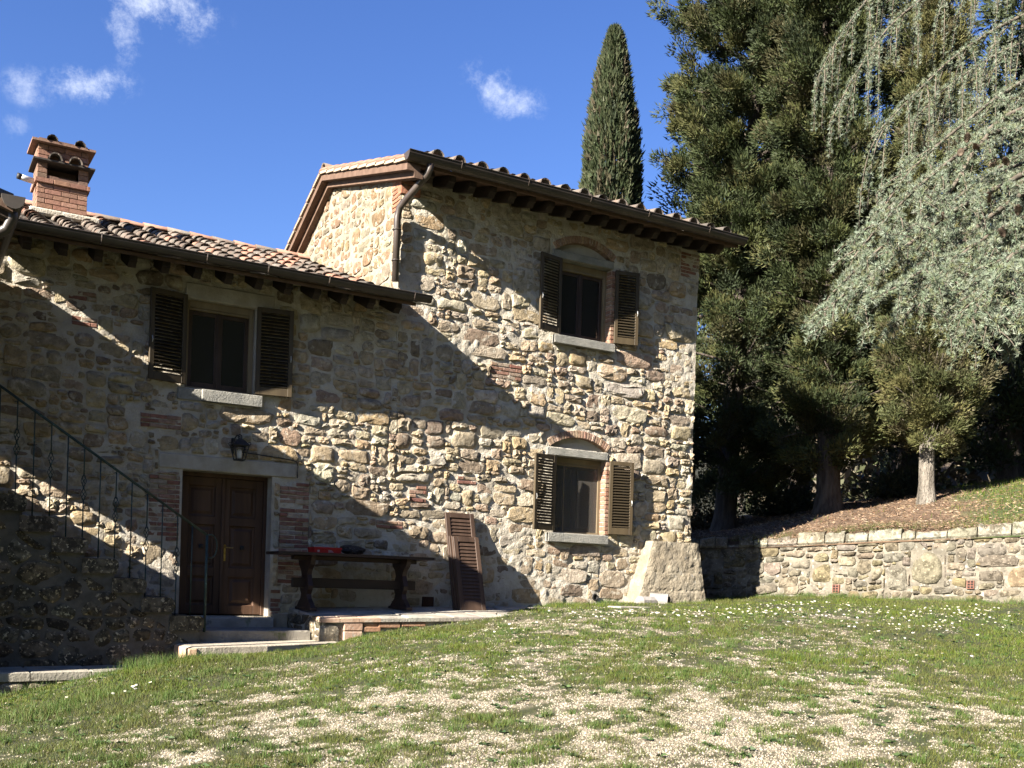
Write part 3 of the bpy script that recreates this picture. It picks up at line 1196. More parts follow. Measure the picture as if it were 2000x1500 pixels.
def tile_rows(parent, xs, y0, nrow, expo, slope, zfun, red=.06, first=0, extra=0.03):
    """covers (curved tiles) laid in columns up the slope, each its own object"""
    ang = math.atan(slope)
    for x in xs:
        for r in range(first, first + nrow):
            y = y0 + r * expo * math.cos(ang) + rng.uniform(-.02, .02)
            fresh = rng.random() < red + (.22 if (x > 5.2 and r > 1 and parent is low_roof) else 0)
            o = bpy.data.objects.new('roof_tile', rng.choice(coppo_red if fresh else coppo))
            COL.objects.link(o)
            o.parent = parent
            o.matrix_parent_inverse = wm(parent).inverted()
            o.location = (x + rng.uniform(-.012, .012), y, zfun(y) + extra + rng.uniform(0, .012))
            o.rotation_euler = (ang - .045, 0, rng.uniform(-.05, .05))
            s = rng.uniform(.95, 1.06)
            o.scale = (1.12 * s, 1.0, s)


def pan_tiles(parent, x0, x1, xs, y0, y1, zfun, expo):
    """flat pans between the covers, lapped course over course"""
    q = MB()
    e = sorted([x0] + list(xs) + [x1])
    y = y0
    while y < y1:
        for a, b in zip(e[:-1], e[1:]):
            y2 = min(y + expo + .05, y1)
            k = rng.uniform(-.006, .006)
            za, zb = zfun(y) + .035 + k, zfun(y2) + .012 + k
            q.add([(a + .008, y, za - .018), (b - .008, y, za - .018), (b - .008, y, za), (a + .008, y, za), (a + .008, y2, zb), (b - .008, y2, zb)],
                  [(0, 1, 2, 3), (3, 2, 5, 4)])
        y += expo
    o = q.build('pan_tiles', m_tile, parent)
    o['kind'] = 'stuff'
    return o


def slab(parent_name, x0, x1, prof, th, mat):
    q = MB()
    V, F = [], []
    for x in (x0, x1):
        V += [(x, y, z) for y, z in prof] + [(x, y, z - th) for y, z in prof]
    n = len(prof)
    for i in range(n - 1):
        F += [(i, i + 1, 2 * n + i + 1, 2 * n + i), (n + i, 3 * n + i, 3 * n + i + 1, n + i + 1)]
        F += [(i, n + i, n + i + 1, i + 1), (2 * n + i, 2 * n + i + 1, 3 * n + i + 1, 3 * n + i)]
    F += [(0, 2 * n, 3 * n, n), (n - 1, 2 * n - 1, 4 * n - 1, 3 * n - 1)]
    q.add(V, F)
    return q.build(parent_name, mat, house)


LX0, LX1 = .90, 6.74
TX0, TX1 = 6.53, 13.16
low_roof = slab('lower_roof', LX0, LX1, [(-.70, low_deck(-.7)), (4.2, low_deck(4.2)), (8.6, low_deck(8.6))], .05, m_soffit)
tall_roof = slab('upper_roof', TX0, TX1, [(-.70, tall_deck(-.7)), (RIDGE_Y, RIDGE_Z), (6.4, tall_deck(6.4))], .05, m_soffit)

lxs = [1.28 + .413 * i for i in range(14)]
tile_rows(low_roof, lxs[:13], -.79, 14, .375, .372, low_deck)
lx_more = [1.0]
pan_tiles(low_roof, LX0, LX1, lx_more + lxs[:13], -.77, 4.15, low_deck, .37)
txs = [6.95 + .385 * i for i in range(16)]
tile_rows(tall_roof, txs, -.86, 3, .375, .27, tall_deck, red=.02, extra=.135)
pan_tiles(tall_roof, TX0, TX1, txs, -.78, RIDGE_Y, tall_deck, .37)


def far_covers(parent, xs, y0, y1, zfun, slope, back=False):
    """covers further up or on the rear slope, never told apart from the yard"""
    q = MB()
    for x in xs:
        y = y0
        while y < y1 - .2:
            V, F = [], []
            for (yy, r) in ((y, .10), (y + .42, .082)):
                for k in range(6):
                    an = math.pi * k / 5
                    V.append((x - r * math.cos(an), yy, zfun(yy) + .03 + r * math.sin(an)))
            for k in range(5):
                F.append((k, k + 1, 6 + k + 1, 6 + k))
            q.add(V, F)
            y += .375
    o = q.build('far_tiles', m_tile, parent, smooth=True)
    o['kind'] = 'stuff'


far_covers(low_roof, lx_more, -.79, 4.1, low_deck, .372)
far_covers(low_roof, lx_more + lxs[:13], 4.2, 8.5, low_deck, -.35)
far_covers(tall_roof, txs, .28, RIDGE_Y, tall_deck, .27)
far_covers(tall_roof, txs, RIDGE_Y, 6.3, tall_deck, -.5)

# ridge caps
for i in range(15):
    x = .9 + i * .40
    o = bpy.data.objects.new('ridge_tile', rng.choice(coppo_red if rng.random() < .55 else coppo))
    COL.objects.link(o)
    o.parent = low_roof
    o.matrix_parent_inverse = wm(low_roof).inverted()
    o.location = (x, 4.2 + rng.uniform(-.015, .015), low_deck(4.2) + .055)
    o.rotation_euler = (rng.uniform(-.02, .04), 0, -math.pi / 2)
    o.scale = (1.25, 1, 1.0)
for i in range(16):
    x = TX0 + i * .41
    o = bpy.data.objects.new('ridge_tile', rng.choice(coppo))
    COL.objects.link(o)
    o.parent = tall_roof
    o.matrix_parent_inverse = wm(tall_roof).inverted()
    o.location = (x, RIDGE_Y, RIDGE_Z + .06)
    o.rotation_euler = (.03, 0, -math.pi / 2)
    o.scale = (1.3, 1, 1.1)

# verge of the tall roof: two timber-coloured bands under a stepped line of edge tiles
vt = [( -.74, tall_deck(-.74)), (RIDGE_Y, RIDGE_Z), (5.6, tall_deck(5.6))]
for (xa, xb, dz0, dz1, nm, mt) in ((TX0 - .02, TX0 + .20, -.145, -.05, 'verge_beam', m_soffit), (TX0 + .10, XG + .02, -.24, -.146, 'verge_moulding', m_soffit)):
    for (ya, za), (yb, zb) in zip(vt[:-1], vt[1:]):
        q = MB()
        q.add([(xa, ya, za + dz0), (xb, ya, za + dz0), (xb, ya, za + dz1), (xa, ya, za + dz1), (xa, yb, zb + dz0), (xb, yb, zb + dz0), (xb, yb, zb + dz1), (xa, yb, zb + dz1)],
              [(0, 1, 2, 3), (7, 6, 5, 4), (0, 4, 5, 1), (1, 5, 6, 2), (2, 6, 7, 3), (3, 7, 4, 0)])
        q.build(nm, mt, tall_roof)
m_vtile = material('verge_tile_edge', (.36, .27, .19), (.42, .33, .24), 9.0, 0.9, ((30., .4, .01),))
for (ya, za), (yb, zb), n in ((vt[0], vt[1], 10), (vt[1], vt[2], 8)):
    for i in range(n):
        a, b = i / n, (i + 1.12) / n
        p0 = (ya + (yb - ya) * a, za + (zb - za) * a)
        p1 = (ya + (yb - ya) * b, za + (zb - za) * b)
        lo, hi = (.035, .008) if zb > za else (.008, .035)
        q = MB()
        q.add([(TX0 - .06, p0[0], p0[1] - .045 + lo), (TX0 + .3, p0[0], p0[1] - .045 + lo), (TX0 + .3, p0[0], p0[1] + lo), (TX0 - .06, p0[0], p0[1] + lo),
               (TX0 - .06, p1[0], p1[1] - .045 + hi), (TX0 + .3, p1[0], p1[1] - .045 + hi), (TX0 + .3, p1[0], p1[1] + hi), (TX0 - .06, p1[0], p1[1] + hi)],
              [(0, 1, 2, 3), (7, 6, 5, 4), (0, 4, 5, 1), (1, 5, 6, 2), (2, 6, 7, 3), (3, 7, 4, 0)])
        q.build('verge_tile', m_vtile, tall_roof)
        q = MB()
        V = []
        for (y, z, o_) in ((p0[0], p0[1], lo), (p1[0], p1[1], hi)):
            for k in range(5):
                an = math.pi * k / 4
                V.append((TX0 + .02 - .085 * math.cos(an), y, z + o_ + .005 + .075 * math.sin(an)))
        q.add(V, [(k, k + 1, 6 + k, 5 + k) for k in range(4)] + [(0, 4, 9, 5)] + [(0, 1, 2, 3, 4), (9, 8, 7, 6, 5)])
        q.build('verge_cover', m_newtile, tall_roof, smooth=True)


def rafter(x, zfun, w, hgt, y0):
    q = MB()
    y1 = .08
    prof = [(y0, zfun(y0) - .052), (y0, zfun(y0) - .052 - hgt * .55), (y0 + .05, zfun(y0) - .052 - hgt * .62), (y0 + .10, zfun(y0) - .055 - hgt),
            (y1, zfun(y1) - .055 - hgt), (y1, zfun(y1) - .052)]
    q.prism(prof, lambda u, v, d: (d, u, v), x - w / 2, x + w / 2)
    return q


for i in range(14):
    rafter(.97 + .425 * i, low_deck, .10, .135, -.62).build('rafter', m_wood_dk, low_roof)
for i in range(17):
    rafter(6.98 + .366 * i, tall_deck, .115, .15, -.60).build('rafter', m_wood_dk, tall_roof)


def gutter(name, x0, x1, yc, zt, r, parent):
    q = MB()
    n = 9
    V, F = [], []
    for x in (x0, x1):
        for rr in (r, r - .006):
            for k in range(n + 1):
                an = math.pi + math.pi * k / n
                V.append((x, yc + rr * math.cos(an), zt + rr * 1.15 * math.sin(an)))
    N = n + 1
    for k in range(n):
        F += [(k, k + 1, 2 * N + k + 1, 2 * N + k), (N + k + 1, N + k, 3 * N + k, 3 * N + k + 1)]
    F += [(0, 2 * N, 3 * N, N), (n, N + n, 3 * N + n, 2 * N + n)]
    F += [tuple(range(N)), tuple(2 * N + k for k in range(N))[::-1]]
    q.add(V, F)
    q.tube([(x0, yc - r, zt), (x1, yc - r, zt)], .010, 6)
    g = q.build(name, m_gutter, parent, smooth=False)
    return g


lg = gutter('gutter', .92, 6.93, -.80, 5.935, .082, low_roof)
tg = gutter('gutter', 6.47, 13.20, -.80, 8.035, .105, tall_roof)
for g_, xs, zt, r in ((lg, (2.23, 3.57, 4.41, 5.30, 6.64), 5.935, .082), (tg, (7.35, 8.55, 9.75, 10.95, 12.3), 8.05, .105)):
    for x in xs:
        q = MB()
        q.tube([(x, -.80 + (r + .004) * math.cos(math.pi * a), zt + 1.15 * (r + .004) * math.sin(math.pi * a)) for a in (1.0, 1.12, 1.25, 1.4, 1.6)], .009, 6)
        q.tube([(x, -.80 - r - .004, zt + .012), (x, -.80 - r + .05, zt + .012)], .009, 6)
        q.build('gutter_hook', m_pipe, low_roof if g_ is lg else tall_roof)

q = MB()
q.tube([(6.86, -.80, 7.98), (6.86, -.80, 7.86), (6.84, -.76, 7.78), (6.74, -.30, 7.56), (6.68, -.13, 7.44), (6.665, -.09, 7.30), (6.66, -.085, 6.30)], .055, 12)
q.build('downpipe', m_pipe, house, smooth=True)
for z in (7.1, 6.62):
    q = MB()
    q.tube([(6.66 + .062 * math.cos(a), -.085 + .062 * math.sin(a), z) for a in [2 * math.pi * k / 14 for k in range(14)]], .010, 6, closed=True)
    q.build('pipe_clip', m_pipe, house, smooth=True)

# vent plate, drain ends and corner buttress of concrete
q = MB()
q.bevbox((7.33, -.02, 1.24), (7.53, .05, 1.40), .006)
for k in range(4):
    q.box((7.35, -.028, 1.262 + k * .034), (7.51, -.019, 1.278 + k * .034))
q.build('vent_plate', material('rusty_plate', (.05, .022, .014), (.08, .035, .02), 10, .8, ((40, .3, .005),)), house)
q = MB()
q.tube([(11.64, .05, 1.80), (11.64, -.045, 1.80)], .085, 18)
q.tube([(11.64 + .07 * math.cos(a), -.045, 1.80 + .07 * math.sin(a)) for a in [2 * math.pi * k / 16 for k in range(16)]], .012, 6, closed=True)
q.build('drain_cap', material('brown_plastic', (.16, .10, .085), (.2, .13, .11), 6, .5, ()), house, smooth=False)
q = MB()
q.tube([(10.67 + .05 * math.cos(a), -.04, 1.46 + .05 * math.sin(a)) for a in [2 * math.pi * k / 16 for k in range(16)]], .014, 8, closed=True)
q.tube([(10.67, .06, 1.46), (10.67, -.025, 1.46)], .045, 12)
q.build('drain_pipe', m_iron, house)

m_conc = material('rough_concrete', (.33, .275, .195), (.45, .39, .29), 3.0, .95, ((26., 1., .04), (60., .8, .02)),
                  spots=((2.0, .50, .2, (.27, .225, .16)), (30., .58, .10, (.20, .165, .115)), (3.3, .62, .06, (.40, .39, .36))))
n_ = 40
NB = 34
V, F = [], []
for j in range(n_ + 1):
    t = j / n_
    z = .9 + t * 1.60
    tt = max(0, (z - 1.30) / 1.2)
    xl = 11.27 + .47 * min(1, tt) ** .85 if z > 1.3 else 11.27
    xr = 12.90 - .10 * tt
    yf = -.42 + .16 * tt
    for i in range(NB + 1):
        s = i / NB
        u_ = xl + (xr - xl) * s
        e_ = min(1, min(i, NB - i) / 2)
        groove = sum(math.exp(-((z - q_) / .012) ** 2) * .012 * float(fbm(u_ * 4, q_, 92, 2) > .42) for q_ in (1.62, 1.93, 2.24))
        V.append((u_ + (float(fbm(z * 5, i, 93, 3)) - .5) * .03, yf + groove - (float(fbm(u_ * 9, z * 9, 91, 4)) - .5) * .045 - (.02 * e_ if 0 < i < NB else 0), z))
    V += [(xl, .1, z), (xr, .1, z)]
c_ = NB + 3
for j in range(n_):
    a, b = j * c_, (j + 1) * c_
    for i in range(NB):
        F.append((a + i, a + i + 1, b + i + 1, b + i))
    F.append((a + NB + 1, a, b, b + NB + 1))
    F.append((a + NB, a + NB + 2, b + NB + 2, b + NB))
F.append(tuple(n_ * c_ + i for i in range(NB + 1)) + (n_ * c_ + NB + 2, n_ * c_ + NB + 1))
q = MB()
q.add(V, F)
q.build('buttress', m_conc, house)
q = MB()
q.tube([(11.60, -.40, 1.44), (11.83, -.62, 1.425)], .13, 12)
q.bevbox((11.26, -.60, 1.2), (11.66, -.36, 1.50), .06)
q.build('drain_block', material('pale_cement', (.26, .235, .22), (.36, .33, .305), 5, .9, ((30, .5, .015),)), house)
q = MB()
q.tube([(11.815, -.60, 1.425), (11.85, -.64, 1.423)], .085, 14)
q.build('pipe_mouth_shade', m_dark, house)  # solid dark plug, inner shade of the pipe put into its colour

# ------------------------------------------------------------------ chimney on the lower roof
ch = thing_part('chimney', low_roof, (2.15, 2.8, 7.2))
CX0, CX1, CY0, CY1 = 1.80, 2.53, 2.50, 3.05
CT = [(.33, .19, .135), (.30, .165, .115), (.36, .21, .15), (.28, .15, .105)]
m_cbrick = material('chimney_brick', (.85, .82, .80), (1.12, 1.1, 1.08), 20., .9, ((30., .5, .012),), tone=True)
q = MB()
q.box((CX0 + .015, CY0 + .015, 6.6), (CX1 - .015, CY1 - .015, 7.72))
for (a, b) in ((CX0 + .015, CX0 + .14), (CX1 - .14, CX1 - .015)):
    q.box((a, CY0 + .015, 7.72), (b, CY1 - .015, 7.99))
q.box((CX0 + .015, CY0 + .015, 7.99), (CX1 - .015, CY1 - .015, 8.28))
q.box((CX0 + .1, CY0 + .3, 7.7), (CX1 - .1, CY1 - .02, 8.0))
q.build('chimney_core', material('brick_joint', (.17, .10, .075), (.22, .14, .10), 12., .95, ((40., .4, .01),)), ch)


def course(z, h, x0, x1, y0, y1, off, bl=.235, j=.010):
    """one ring of bricks round the stack (front and the two sides)"""
    def cuts(a, b, s):
        e, u = [a], a + s
        while u < b - .05:
            e.append(u)
            u += bl
        return e + [b]
    e = cuts(x0, x1, off)
    for a, b in zip(e[:-1], e[1:]):
        q = MB()
        q.bevbox((a + j / 2, y0, z), (b - j / 2, y0 + .11, z + h - j), .004, pick_tone(rng, CT))
        q.build('brick', m_cbrick, ch)
    e = cuts(y0 + .112, y1, off * .7)
    for a, b in zip(e[:-1], e[1:]):
        for (p, r) in ((x0, x0 + .11), (x1 - .11, x1)):
            q = MB()
            q.bevbox((p, a + j / 2, z), (r, b - j / 2, z + h - j), .004, pick_tone(rng, CT))
            q.build('brick', m_cbrick, ch)


z = 6.98
for r in range(8):
    course(z, .076, CX0, CX1, CY0, CY1, .235 if r % 2 else .118)
    z += .076
course(z, .078, CX0 - .035, CX1 + .035, CY0 - .035, CY1 + .035, .27)
z += .080
zo = z
for r in range(3):                                        # piers beside the smoke opening
    for (a, b) in ((CX0, CX0 + .14), (CX1 - .14, CX1)):
        for (c, d) in ((CY0, CY0 + .25), (CY0 + .26, CY1)):
            q = MB()
            q.bevbox((a, c + .004, z), (b, d - .004, z + .072), .004, pick_tone(rng, [(.22, .14, .10), (.28, .17, .12)]))
            q.build('brick', m_cbrick, ch)
    z += .080
q = MB()
q.bevbox((CX0 - .07, CY0 - .09, z), (CX1 + .09, CY1 + .05, z + .03), .004)
q.build('hood_slab', material('sooty_slab', (.05, .042, .036), (.08, .068, .058), 8., .9, ((30., .4, .01),)), ch)
z += .032
zh = z
for r in range(3):
    course(z, .082, CX0, CX1, CY0, CY1, .235 if r % 2 else .15)
    z += .082
q = MB()
q.add([(CX0 - .09, CY0 - .10, z), (CX1 + .09, CY0 - .10, z), (CX1 + .09, CY1 + .10, z + .02), (CX0 - .09, CY1 + .10, z + .02),
       (CX0 - .09, CY0 - .10, z + .035), (CX1 + .09, CY0 - .10, z + .035), (CX1 + .09, CY1 + .10, z + .055), (CX0 - .09, CY1 + .10, z + .055)],
      [(0, 3, 2, 1), (4, 5, 6, 7), (0, 1, 5, 4), (1, 2, 6, 5), (2, 3, 7, 6), (3, 0, 4, 7)])
q.build('cap_slab', material('cap_brick', (.24, .14, .10), (.30, .185, .13), 8., .9, ((30., .4, .01),)), ch)
for (x, zz, sc_) in ((CX0 + .19, z + .04, .85), (CX1 - .14, z + .04, .85), (CX0 + .24, zh + .0, 1.05), (CX1 - .20, zh, 1.05)):
    o = bpy.data.objects.new('hood_tile', rng.choice(coppo))
    COL.objects.link(o)
    o.parent = ch
    o.matrix_parent_inverse = wm(ch).inverted()
    o.location = (x, CY0 - .115, zz)
    o.rotation_euler = (.12, 0, 0)
    o.scale = (sc_, 1.0 if zz > zh + .1 else .35, sc_)
q = MB()
q.tube([(CX0 - .02, CY0 + .12, 7.62), (CX0 - .16, CY0 + .10, 7.63), (CX0 - .23, CY0 + .09, 7.64)], .045, 10)
q.build('tube_fixture', material('white_metal', (.7, .7, .7), (.78, .78, .77), 5., .4, ()), ch, smooth=True)  # white tube fixture on the side of the chimney
q = MB()
q.tube([(CX0 - .215, CY0 + .092, 7.638), (CX0 - .27, CY0 + .085, 7.645)], .047, 10)
q.build('fixture_end', m_iron, ch, smooth=True)  # dark end of the tube fixture
q = MB()
q.bevbox((CX0 - .12, CY0 - .16, low_deck(CY0) + .02), (CX1 + .18, CY0 + .02, low_deck(CY0) + .13), .03)
q.build('mortar_flashing', m_mortar, ch)
# ------------------------------------------------------------------ porch at the head of the stairs (gutter corner seen; unseen wall shaped for its shadows)
porch = thing('stair_porch', 'tiled porch at the head of the stone stairs, only its dark gutter corner in view', 'porch', (0, -1.5, 1))
q = MB()
q.box((0.0, -2.30, -.2), (.30, -1.30, 3.3))
q.box((0.0, -1.30, -.2), (.30, -.02, 2.96))
q.box((0.0, -2.62, 3.72), (.30, -.02, 5.66))
q.box((0.0, -2.30, 3.3), (.30, -1.30, 3.72))
q.build('wall', m_mortar, porch)  # unseen screen wall, slot and ends shaped to cast the facade shadows
q = MB()
V = [(1.02, 5.44), (-2.2, 6.56), (-2.2, 6.48), (1.02, 5.36)]
q.prism(V, lambda u, v, d: (u, d, v), -2.98, -.06)
proof = q.build('roof', m_soffit, porch)
q = MB()
n = 9
V, F = [], []
for y in (-3.02, -.12):
    for rr in (.115, .108):
        for k in range(n + 1):
            an = math.pi + math.pi * k / n
            V.append((1.02 + rr * math.cos(an), y, 5.52 + rr * 1.2 * math.sin(an)))
N = n + 1
for k in range(n):
    F += [(k, k + 1, 2 * N + k + 1, 2 * N + k), (N + k + 1, N + k, 3 * N + k, 3 * N + k + 1)]
F += [(0, 2 * N, 3 * N, N), (n, N + n, 3 * N + n, 2 * N + n), tuple(range(N)), tuple(2 * N + k for k in range(N))[::-1]]
q.add(V, F)
m_pgut = material('dull_gutter_metal', (.060, .050, .042), (.085, .072, .060), 3.0, .5, ((60., .1, .004),), spec=.4)
q.build('gutter', m_pgut, porch)
q = MB()
q.tube([(1.02, -2.86, 5.46), (1.02, -2.86, 5.32), (.98, -2.80, 5.22), (.80, -2.72, 5.10), (.55, -2.70, 4.95), (.40, -2.70, 4.7), (.38, -2.70, .4)], .055, 12)
q.build('downpipe', m_gutter, porch, smooth=True)
for i in range(7):
    for r in range(3):
        o = bpy.data.objects.new('roof_tile', rng.choice(coppo_red if rng.random() < .4 else coppo))
        COL.objects.link(o)
        o.parent = proof
        o.matrix_parent_inverse = wm(proof).inverted()
        x = 1.0 - r * .36
        o.location = (x, -2.86 + i * .42, 5.44 + (1.12 - x) * .349)
        o.rotation_euler = (.30, 0, math.pi / 2)
for i in range(8):
    q = MB()
    y = -2.9 + i * .4
    q.add([(1.0, y, 5.30), (1.0, y + .1, 5.30), (.2, y + .1, 5.58), (.2, y, 5.58), (1.0, y, 5.41), (1.0, y + .1, 5.41), (.2, y + .1, 5.69), (.2, y, 5.69)],
          [(0, 3, 2, 1), (4, 5, 6, 7), (0, 1, 5, 4), (1, 2, 6, 5), (2, 3, 7, 6), (3, 0, 4, 7)])
    q.build('rafter', m_wood_dk, proof)

# ------------------------------------------------------------------ stone staircase along the front wall
stair = thing('stone_staircase', 'lichen-blotched rubble staircase climbing along the house wall', 'stairs', (2.2, -.65, .45))
RUN, RISE, SX, SZ, YF = .358, .238, 3.54, 1.09, -1.30
NST = 10
prof = [(SX - .03, .2)]
for i in range(NST):
    prof += [(SX - .03 - RUN * i, SZ + RISE * i - .02), (SX - .03 - RUN * (i + 1), SZ + RISE * i - .02)]
prof += [(SX - RUN * NST - .03, .2)]
q = MB()
for i in range(NST):
    q.box((SX - .03 - RUN * (i + 1) + .0005 * i, YF + .03, .2), (SX - .03 - RUN * i, -.012, SZ + RISE * i - .03))
core = q.build('side_wall', m_darklichen, stair)
m_dmort = material('old_dark_mortar', (.10, .09, .072), (.165, .148, .12), 4., .95, ((14., .6, .03), (40., .6, .015)))
core.data.materials[0] = m_dmort
rs = random.Random(23)
for i in range(NST):
    q = MB()
    x1_, zt_ = SX - RUN * i, SZ + RISE * i
    nseg = 7
    ys = [YF - .02 + (-.03 - YF) * k / nseg for k in range(nseg + 1)]
    V, F = [], []
    for y in ys:
        j = rs.uniform(-.012, .012)
        k2 = rs.uniform(-.010, .010)
        V += [(x1_ - RUN - .06, y, zt_ - .19), (x1_ + j - .02, y, zt_ - .185), (x1_ + j + .005, y, zt_ - .10), (x1_ + j, y, zt_ - .035 + k2), (x1_ - .04 + j, y, zt_ + k2),
              (x1_ - RUN - .06, y, zt_ + k2)]
    for a in range(nseg):
        for b in range(6):
            F.append((a * 6 + b, a * 6 + (b + 1) % 6, (a + 1) * 6 + (b + 1) % 6, (a + 1) * 6 + b))
    F += [tuple(range(6))[::-1], tuple(nseg * 6 + b for b in range(6))]
    q.add(V, F, pick_tone(rs, [(.20, .175, .13), (.23, .20, .155), (.17, .15, .115)]))
    q.build('tread', m_darklichen, stair)


def f_stair(u, v, d):
    return (u, YF + .03 - d, v)


ST_T = [(.21, .175, .115), (.25, .205, .14), (.17, .145, .105), (.23, .20, .155), (.14, .12, .09), (.27, .24, .185)]
st_pieces = []
for poly in cells(rs, .1, SX - .01, .25, 3.4, [.16, .22, .28, .36], (), [(.665, 1.0, SZ + .665 * (SX - RUN) - .20)], asp=1.25):
    # big irregular blocks, pointed nearly flush
    qd = inset(poly, rs.uniform(.004, .012))
    if len(qd) < 3 or abs(parea(qd)) < .003:
        continue
    V, F = rough_stone(rs, qd, f_stair, rs.uniform(.004, .018))
    b = MB()
    b.add(V, F, pick_tone(rs, ST_T))
    b.build('stone', m_darklichen, core, smooth=True, fixn=False)

# ------------------------------------------------------------------ iron stair railing
rail = thing('stair_railing', 'thin dark green iron railing with twisted balusters on the stone stairs', 'railing', (3.6, -1.15, .9))
m_green = material('worn_green_iron_paint', (.012, .030, .026), (.030, .060, .050), 14., .55, ((50., .3, .004),), spots=((12., .60, .08, (.10, .20, .17)), (20., .66, .05, (.05, .03, .02))), spec=.4)
RY = -1.16
NX, NZ = 3.60, 2.16


def rail_z(x):
    return NZ + .662 * (NX - x)


q = MB()
q.tube([(NX + .0, RY, NZ), (NX - 3.4, RY, rail_z(NX - 3.4))], .017, 8)
q.build('handrail', m_green, rail, smooth=True)
q = MB()
q.tube([(NX, RY, .88), (NX, RY, NZ)], .018, 8)
q.build('newel_post', m_green, rail, smooth=True)
q = MB()
pts = []
for k in range(17):
    a = 1.75 - 3.5 * k / 16
    pts.append((NX + .05 + .085 * math.cos(a), RY, NZ - .145 + .155 * math.sin(a)))
pts = [(NX, RY, NZ)] + pts + [(NX + .012, RY, NZ - .285), (NX + .02, RY, NZ - .25)]
q.tube(pts, .009, 8)
q.tube([(NX + .02, RY, NZ - .27), (NX + .01, RY, NZ - .32), (NX + .03, RY, NZ - .345), (NX + .055, RY, NZ - .335)], .007, 6)
q.build('scroll', m_green, rail, smooth=True)
for i in range(1, 18):
    x = NX - .1925 * i
    st_i = math.floor((SX - x) / RUN)
    zb = SZ + RISE * max(0, st_i) if x < SX else .88
    zt_ = rail_z(x) - .01
    q = MB()
    if i % 2:
        q.tube([(x, RY, zb), (x, RY, zt_)], .0085, 6)
    else:
        zc = zb + (zt_ - zb) * .56
        q.tube([(x, RY, zb), (x, RY, zc - .16)], .0085, 6)
        q.tube([(x, RY, zc + .16), (x, RY, zt_)], .0085, 6)
        q.tube([(x, RY, zc - .02), (x, RY, zc + .02)], .012, 6)
        for s_ in (-1, 1):
            for k in range(4):
                an0 = k * math.pi / 2
                path = []
                for t in range(9):
                    f_ = t / 8
                    r = .028 * math.sin(math.pi * f_) ** .8 + .004
                    path.append((x + r * math.cos(an0 + f_ * 3.0), RY + r * math.sin(an0 + f_ * 3.0), zc + s_ * (.012 + .15 * f_)))
                q.tube(path, .0048, 5)
        q.tube([(x - .035, RY, zt_ - .035), (x - .012, RY, zt_ - .02), (x, RY, zt_ - .06)], .006, 5)
    q.build('baluster', m_green, rail, smooth=True)

# ------------------------------------------------------------------ steps, landing, path and terrace
def slab_obj(name, poly, z, th, mat, parent=None, rr=None, tone=(1, 1, 1), wob=.006):
    """flat stone with chamfered rim; z may be a function of x, y"""
    zf = z if callable(z) else (lambda x, y: z)
    n = len(poly)
    qd = inset(poly, .012)
    if len(qd) != n:
        cxx, cyy = sum(p[0] for p in poly) / n, sum(p[1] for p in poly) / n
        qd = [(cxx + (x - cxx) * .96, cyy + (y - cyy) * .96) for x, y in poly]
    j = (rr or rng).uniform(-wob, wob)
    b = MB()
    V = [(x, y, zf(x, y) - th) for x, y in poly] + [(x, y, zf(x, y) - .012 + j) for x, y in poly] + [(x, y, zf(x, y) + j) for x, y in qd]
    F = [(k, (k + 1) % n, n + (k + 1) % n, n + k) for k in range(n)] + [(n + k, n + (k + 1) % n, 2 * n + (k + 1) % n, 2 * n + k) for k in range(n)]
    F.append(tuple(2 * n + k for k in range(n)))
    b.add(V, F, tone)
    return b.build(name, mat, parent, fixn=True)


m_flag = material('grey_flagstone', (.33, .30, .25), (.47, .43, .36), 3.5, .93, ((18., .6, .02), (50., .5, .01)), tone=True, spots=((7., .60, .12, (.25, .22, .18)), (3.0, .64, .1, (.16, .19, .08))))
m_edge = material('worn_terracotta', (.46, .30, .21), (.56, .40, .29), 6., .92, ((24., .5, .015),), tone=True, spots=((9., .56, .12, (.50, .43, .35)),))


def struct(o):
    o['kind'] = 'structure'
    return o


def irregular(poly, rr, k=3, j=.02):
    out = []
    for i in range(len(poly)):
        a, b = poly[i], poly[(i + 1) % len(poly)]
        for t in range(k):
            f_ = t / k
            w = j if t else j * .4
            out.append((a[0] + (b[0] - a[0]) * f_ + rr.uniform(-w, w), a[1] + (b[1] - a[1]) * f_ + rr.uniform(-w, w)))
    return out


steps = struct(thing('entrance_steps', 'grey stone threshold, landing and low front step before the wooden door', None, (4.4, -.9, .7)))
q = MB()
q.bevbox((3.50, -.20, .80), (4.86, .24, 1.045), .02)
q.build('threshold_stone', m_flag, steps)
q = MB()
q.bevbox((4.86, -.10, .80), (5.10, .02, 1.10), .02, (.9, .85, .75))
q.build('jamb_foot_stone', m_flag, steps)
slab_obj('landing_slab', irregular([(3.45, -1.12), (5.08, -1.10), (5.08, -.05), (3.45, -.05)], rs, 5, .010), .90, .17, m_flag, steps, tone=(.72, .72, .72))
slab_obj('front_step', irregular([(3.22, -2.02), (4.2, -1.96), (5.35, -1.62), (5.30, -1.09), (3.22, -1.09)], rs, 5, .012), lambda x, y: .735 + .018 * (x - 3.2), .25, m_flag, steps, tone=(1.12, 1.08, 1.02))
for i in range(3):
    q = MB()
    q.bevbox((3.19 + .002 * i, -2.035 + .29 * i, .48), (3.30, -1.765 + .29 * i, .722), .012, (1.1, 1.05, .95))
    q.build('brick', m_edge, steps)

